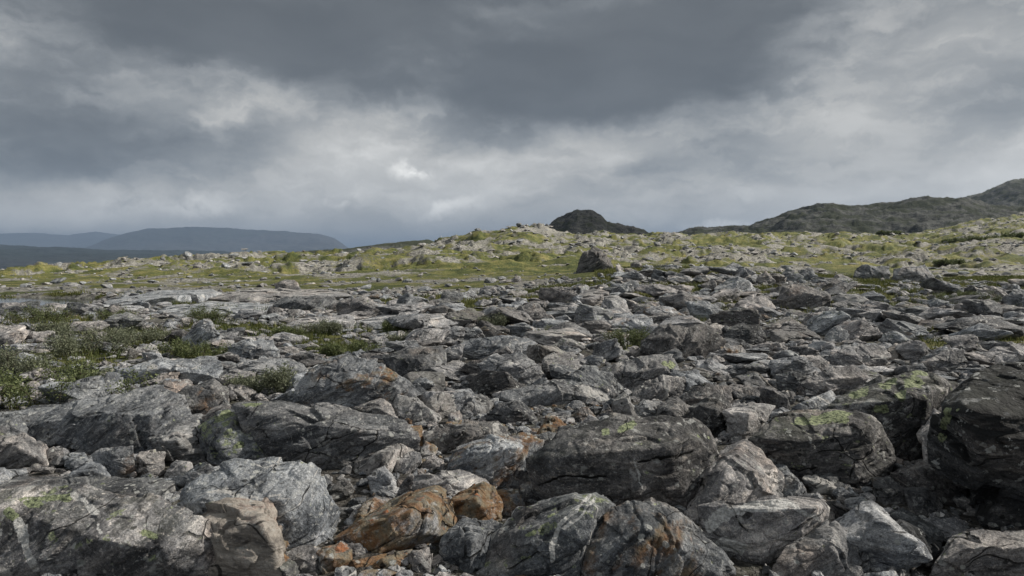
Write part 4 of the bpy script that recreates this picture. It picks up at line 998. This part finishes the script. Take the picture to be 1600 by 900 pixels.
def shrub(px, pyb, wpx, hpx, label, mat, seed, dens=1.0, d=None):
    rng = np.random.default_rng(seed)
    d = d or d_at(px, pyb); sc = d / F; w = wpx * sc; h = hpx * sc; x = (px - 800) / F * d; z = h1(x, d)
    depth = min(w * .7, max(h * 2.5, w * .4))
    root = bpy.data.objects.new('willow_shrub', None); COL.objects.link(root); root.location = (x, d + depth * .3, z)
    tag(root, label, 'shrub', 'low willow shrubs')
    SV, ST, off = [], [], 0; C, Dr = [], []
    nst = int(np.clip(w / .10, 14, 60)); leafL = max(.036, 1.9 * sc); 
    for k in range(nst):
        a = rng.uniform(0, 2 * pi); rad = math.sqrt(rng.random()); bx, by = cos(a) * w * .5 * rad * .8, sin(a) * depth * .5 * rad * .8
        lean = rng.uniform(.05, .3) * w; hh = h * rng.uniform(.65, 1.1) * (1 - .42 * rad ** 2)
        p = []
        for t in np.linspace(0, 1, 6):
            p.append([bx * (1 + .25 * t) + cos(a) * lean * t * t + rng.normal() * .012 * h, by * (1 + .25 * t) + sin(a) * lean * t * t * .6 + rng.normal() * .012 * h, -.05 + (hh + .05) * (t ** .85)])
        p = np.array(p); r = max(.006, .0009 * d)
        V, T = tube(p, r, r * .3); SV.append(V); ST.append(T + off); off += len(V)
        # side twigs carry the leaf clumps
        for q in range(int(rng.integers(5, 9))):
            t = rng.uniform(.3, 1.0); i = min(int(t * 5), 4); base = p[i] + (p[i + 1] - p[i]) * (t * 5 - i)
            dd = rng.normal(size=3) * [1, 1, .5] + [0, 0, .6]; dd /= np.linalg.norm(dd); ln = rng.uniform(.12, .30) * h + .03
            tip = base + dd * ln
            V, T = tube([base, (base + tip) / 2 + rng.normal(size=3) * .01, tip], r * .4, r * .2, 4); SV.append(V); ST.append(T + off); off += len(V)
            nl = int(np.clip((46 if d < 60 else 30) * dens, 10, 90))
            tt = rng.uniform(.15, 1.1, (nl, 1)); C.append(base + dd * ln * tt + rng.normal(size=(nl, 3)) * (.025 + .055 * h))
            e = dd + rng.normal(size=(nl, 3)) * .8; Dr.append(e / np.linalg.norm(e, axis=1)[:, None])
    rv, rT = ico(2); SV.insert(0, rv * [w * .42, depth * .42, .05] - [0, 0, .05]); ST.insert(0, rT[:, [0, 1, 2, 2]]); ST[1:] = [t_ + len(rv) for t_ in ST[1:]]
    C = np.concatenate(C); Dr = np.concatenate(Dr); C[:, 2] = np.maximum(C[:, 2], .01)
    V, T = leaves(C, Dr, leafL, leafL * .48, rng)
    lv = np.repeat(np.clip(rng.normal(.5, .3, len(C)), 0, 1), 4)
    link('foliage', mesh_from('foliage', V, T, {'lv': ('FLOAT', lv)}, False, mat), root)
    link('stem', mesh_from('stem', np.concatenate(SV), np.concatenate(ST), None, True, mb), root)
SHRUBS = [
 (50, 640, 210, 68, "big green willow shrub spreading from the left picture edge", M_grn, 1.5),
 (-5, 600, 90, 50, "grey-green willow shrub half outside the left picture edge", M_wil, 1.2),
 (108, 560, 120, 46, "rounded grey-green willow shrub left of the triangular boulder", M_wil, 1.4),
 (175, 545, 70, 26, "low grey-green shrub joining the rounded willow shrub", M_wil, 1.0),
 (55, 510, 80, 30, "dark green shrub behind the rounded willow shrub", M_grn, 1.0),
 (70, 525, 44, 18, "small round grey shrub before the dark green shrub", M_wil, 1.0),
 (165, 503, 60, 18, "low green shrub in front of the pond", M_grn, 1.0),
 (215, 540, 80, 20, "low wide shrub left of the pale triangular boulder", M_wil, 1.0),
 (300, 563, 115, 24, "leafy shrub at the foot of the pale triangular boulder", M_grn, 1.0),
 (320, 508, 62, 24, "dark green shrub behind the pale triangular boulder", M_grn, 1.0),
 (412, 622, 80, 38, "grey willow shrub beside the big brown-faced boulder", M_wil, 1.1),
 (503, 523, 44, 18, "grey-green shrub behind the bright grass tuft", M_wil, 1.0),
 (445, 527, 40, 12, "small low shrub left of the grey-green shrub in the grass", M_grn, 1.0),
 (545, 556, 100, 18, "flat shrub patch behind the brown-faced boulder", M_grn, .9),
 (640, 538, 60, 14, "thin low shrub in the centre left boulder field", M_wil, .9),
 (612, 522, 36, 14, "dark little shrub in the grassy strip", M_grn, .9),
 (770, 515, 40, 24, "brownish twiggy shrub in the centre boulder field", M_wil, .8),
 (862, 527, 34, 12, "small twiggy shrub behind the long grey whaleback rock", M_wil, .8),
 (985, 545, 60, 30, "green shrub left of the black layered rock", M_grn, .9),
 (1512, 476, 80, 20, "dark green shrub in the far right boulder field", M_grn, 1.0),
 (160, 598, 60, 12, "tiny low shrub on the gravel left of the long flat slab", M_wil, .8),
]
for i, q in enumerate(SHRUBS): shrub(*q[:6], 300 + i, q[6])
FARSH = [(1398, 366, 22, 10, "dark bush at the foot of the dark hill", 300), (1378, 367, 12, 6, "smaller dark bush left of the bush under the dark hill", 302),
 (1500, 390, 34, 9, "green thicket on the right hillside, upper one", 190), (1545, 404, 60, 15, "broad green thicket on the right hillside", 175), (1590, 385, 30, 12, "green bush at the right picture edge", 190),
 (1490, 428, 44, 9, "low bright green bush on the right meadow", 105), ]
for i, q in enumerate(FARSH): shrub(q[0], q[1], q[2], q[3], q[4], M_grn, 700 + i, 1.2, d=q[5])

def build_grass():
    rng = np.random.default_rng(8); n = 420000
    D = np.sqrt(rng.uniform(7 ** 2, 55 ** 2, n)); px = rng.uniform(-60, 1660, n); x = (px - 800) / F * D
    v = veg_of(x, D); keep = (v > .40 + .35 * rng.random(n)) & ((D < 34) | (px > 930)); x, D, v = x[keep], D[keep], v[keep]
    tuft = fbm2(x, D, 1.6, 3, .6, 50); keep = tuft > -.12; x, D, tuft = x[keep], D[keep], tuft[keep]
    n = len(x); z = height(x, D)
    h = (.07 + .17 * np.clip(tuft + .25, 0, 1)) * rng.uniform(.6, 1.5, n); wd = np.maximum(.006, D * .00075)
    a = rng.uniform(0, 2 * pi, n); c = np.stack([np.cos(a), np.sin(a), np.zeros(n)], 1)
    lean = rng.normal(size=(n, 3)) * .35; lean[:, 2] = 1
    P = np.stack([x, D, z - .01], 1)
    V = np.stack([P - c * wd[:, None], P + c * wd[:, None], P + lean * h[:, None]], 1).reshape(-1, 3)
    lv = np.repeat(np.clip(.45 + .9 * fbm2(x, D, .5, 3, .6, 60) + rng.normal(0, .2, n), 0, 1), 3)
    print('grass blades', n)
    tag(link('grass', mesh_from('grass', V, np.arange(n * 3).reshape(n, 3), {'lv': ('FLOAT', lv)}, False, M_gra)), 'short green and yellow grass tufts between the rocks', 'grass', None, 'stuff')
build_grass()
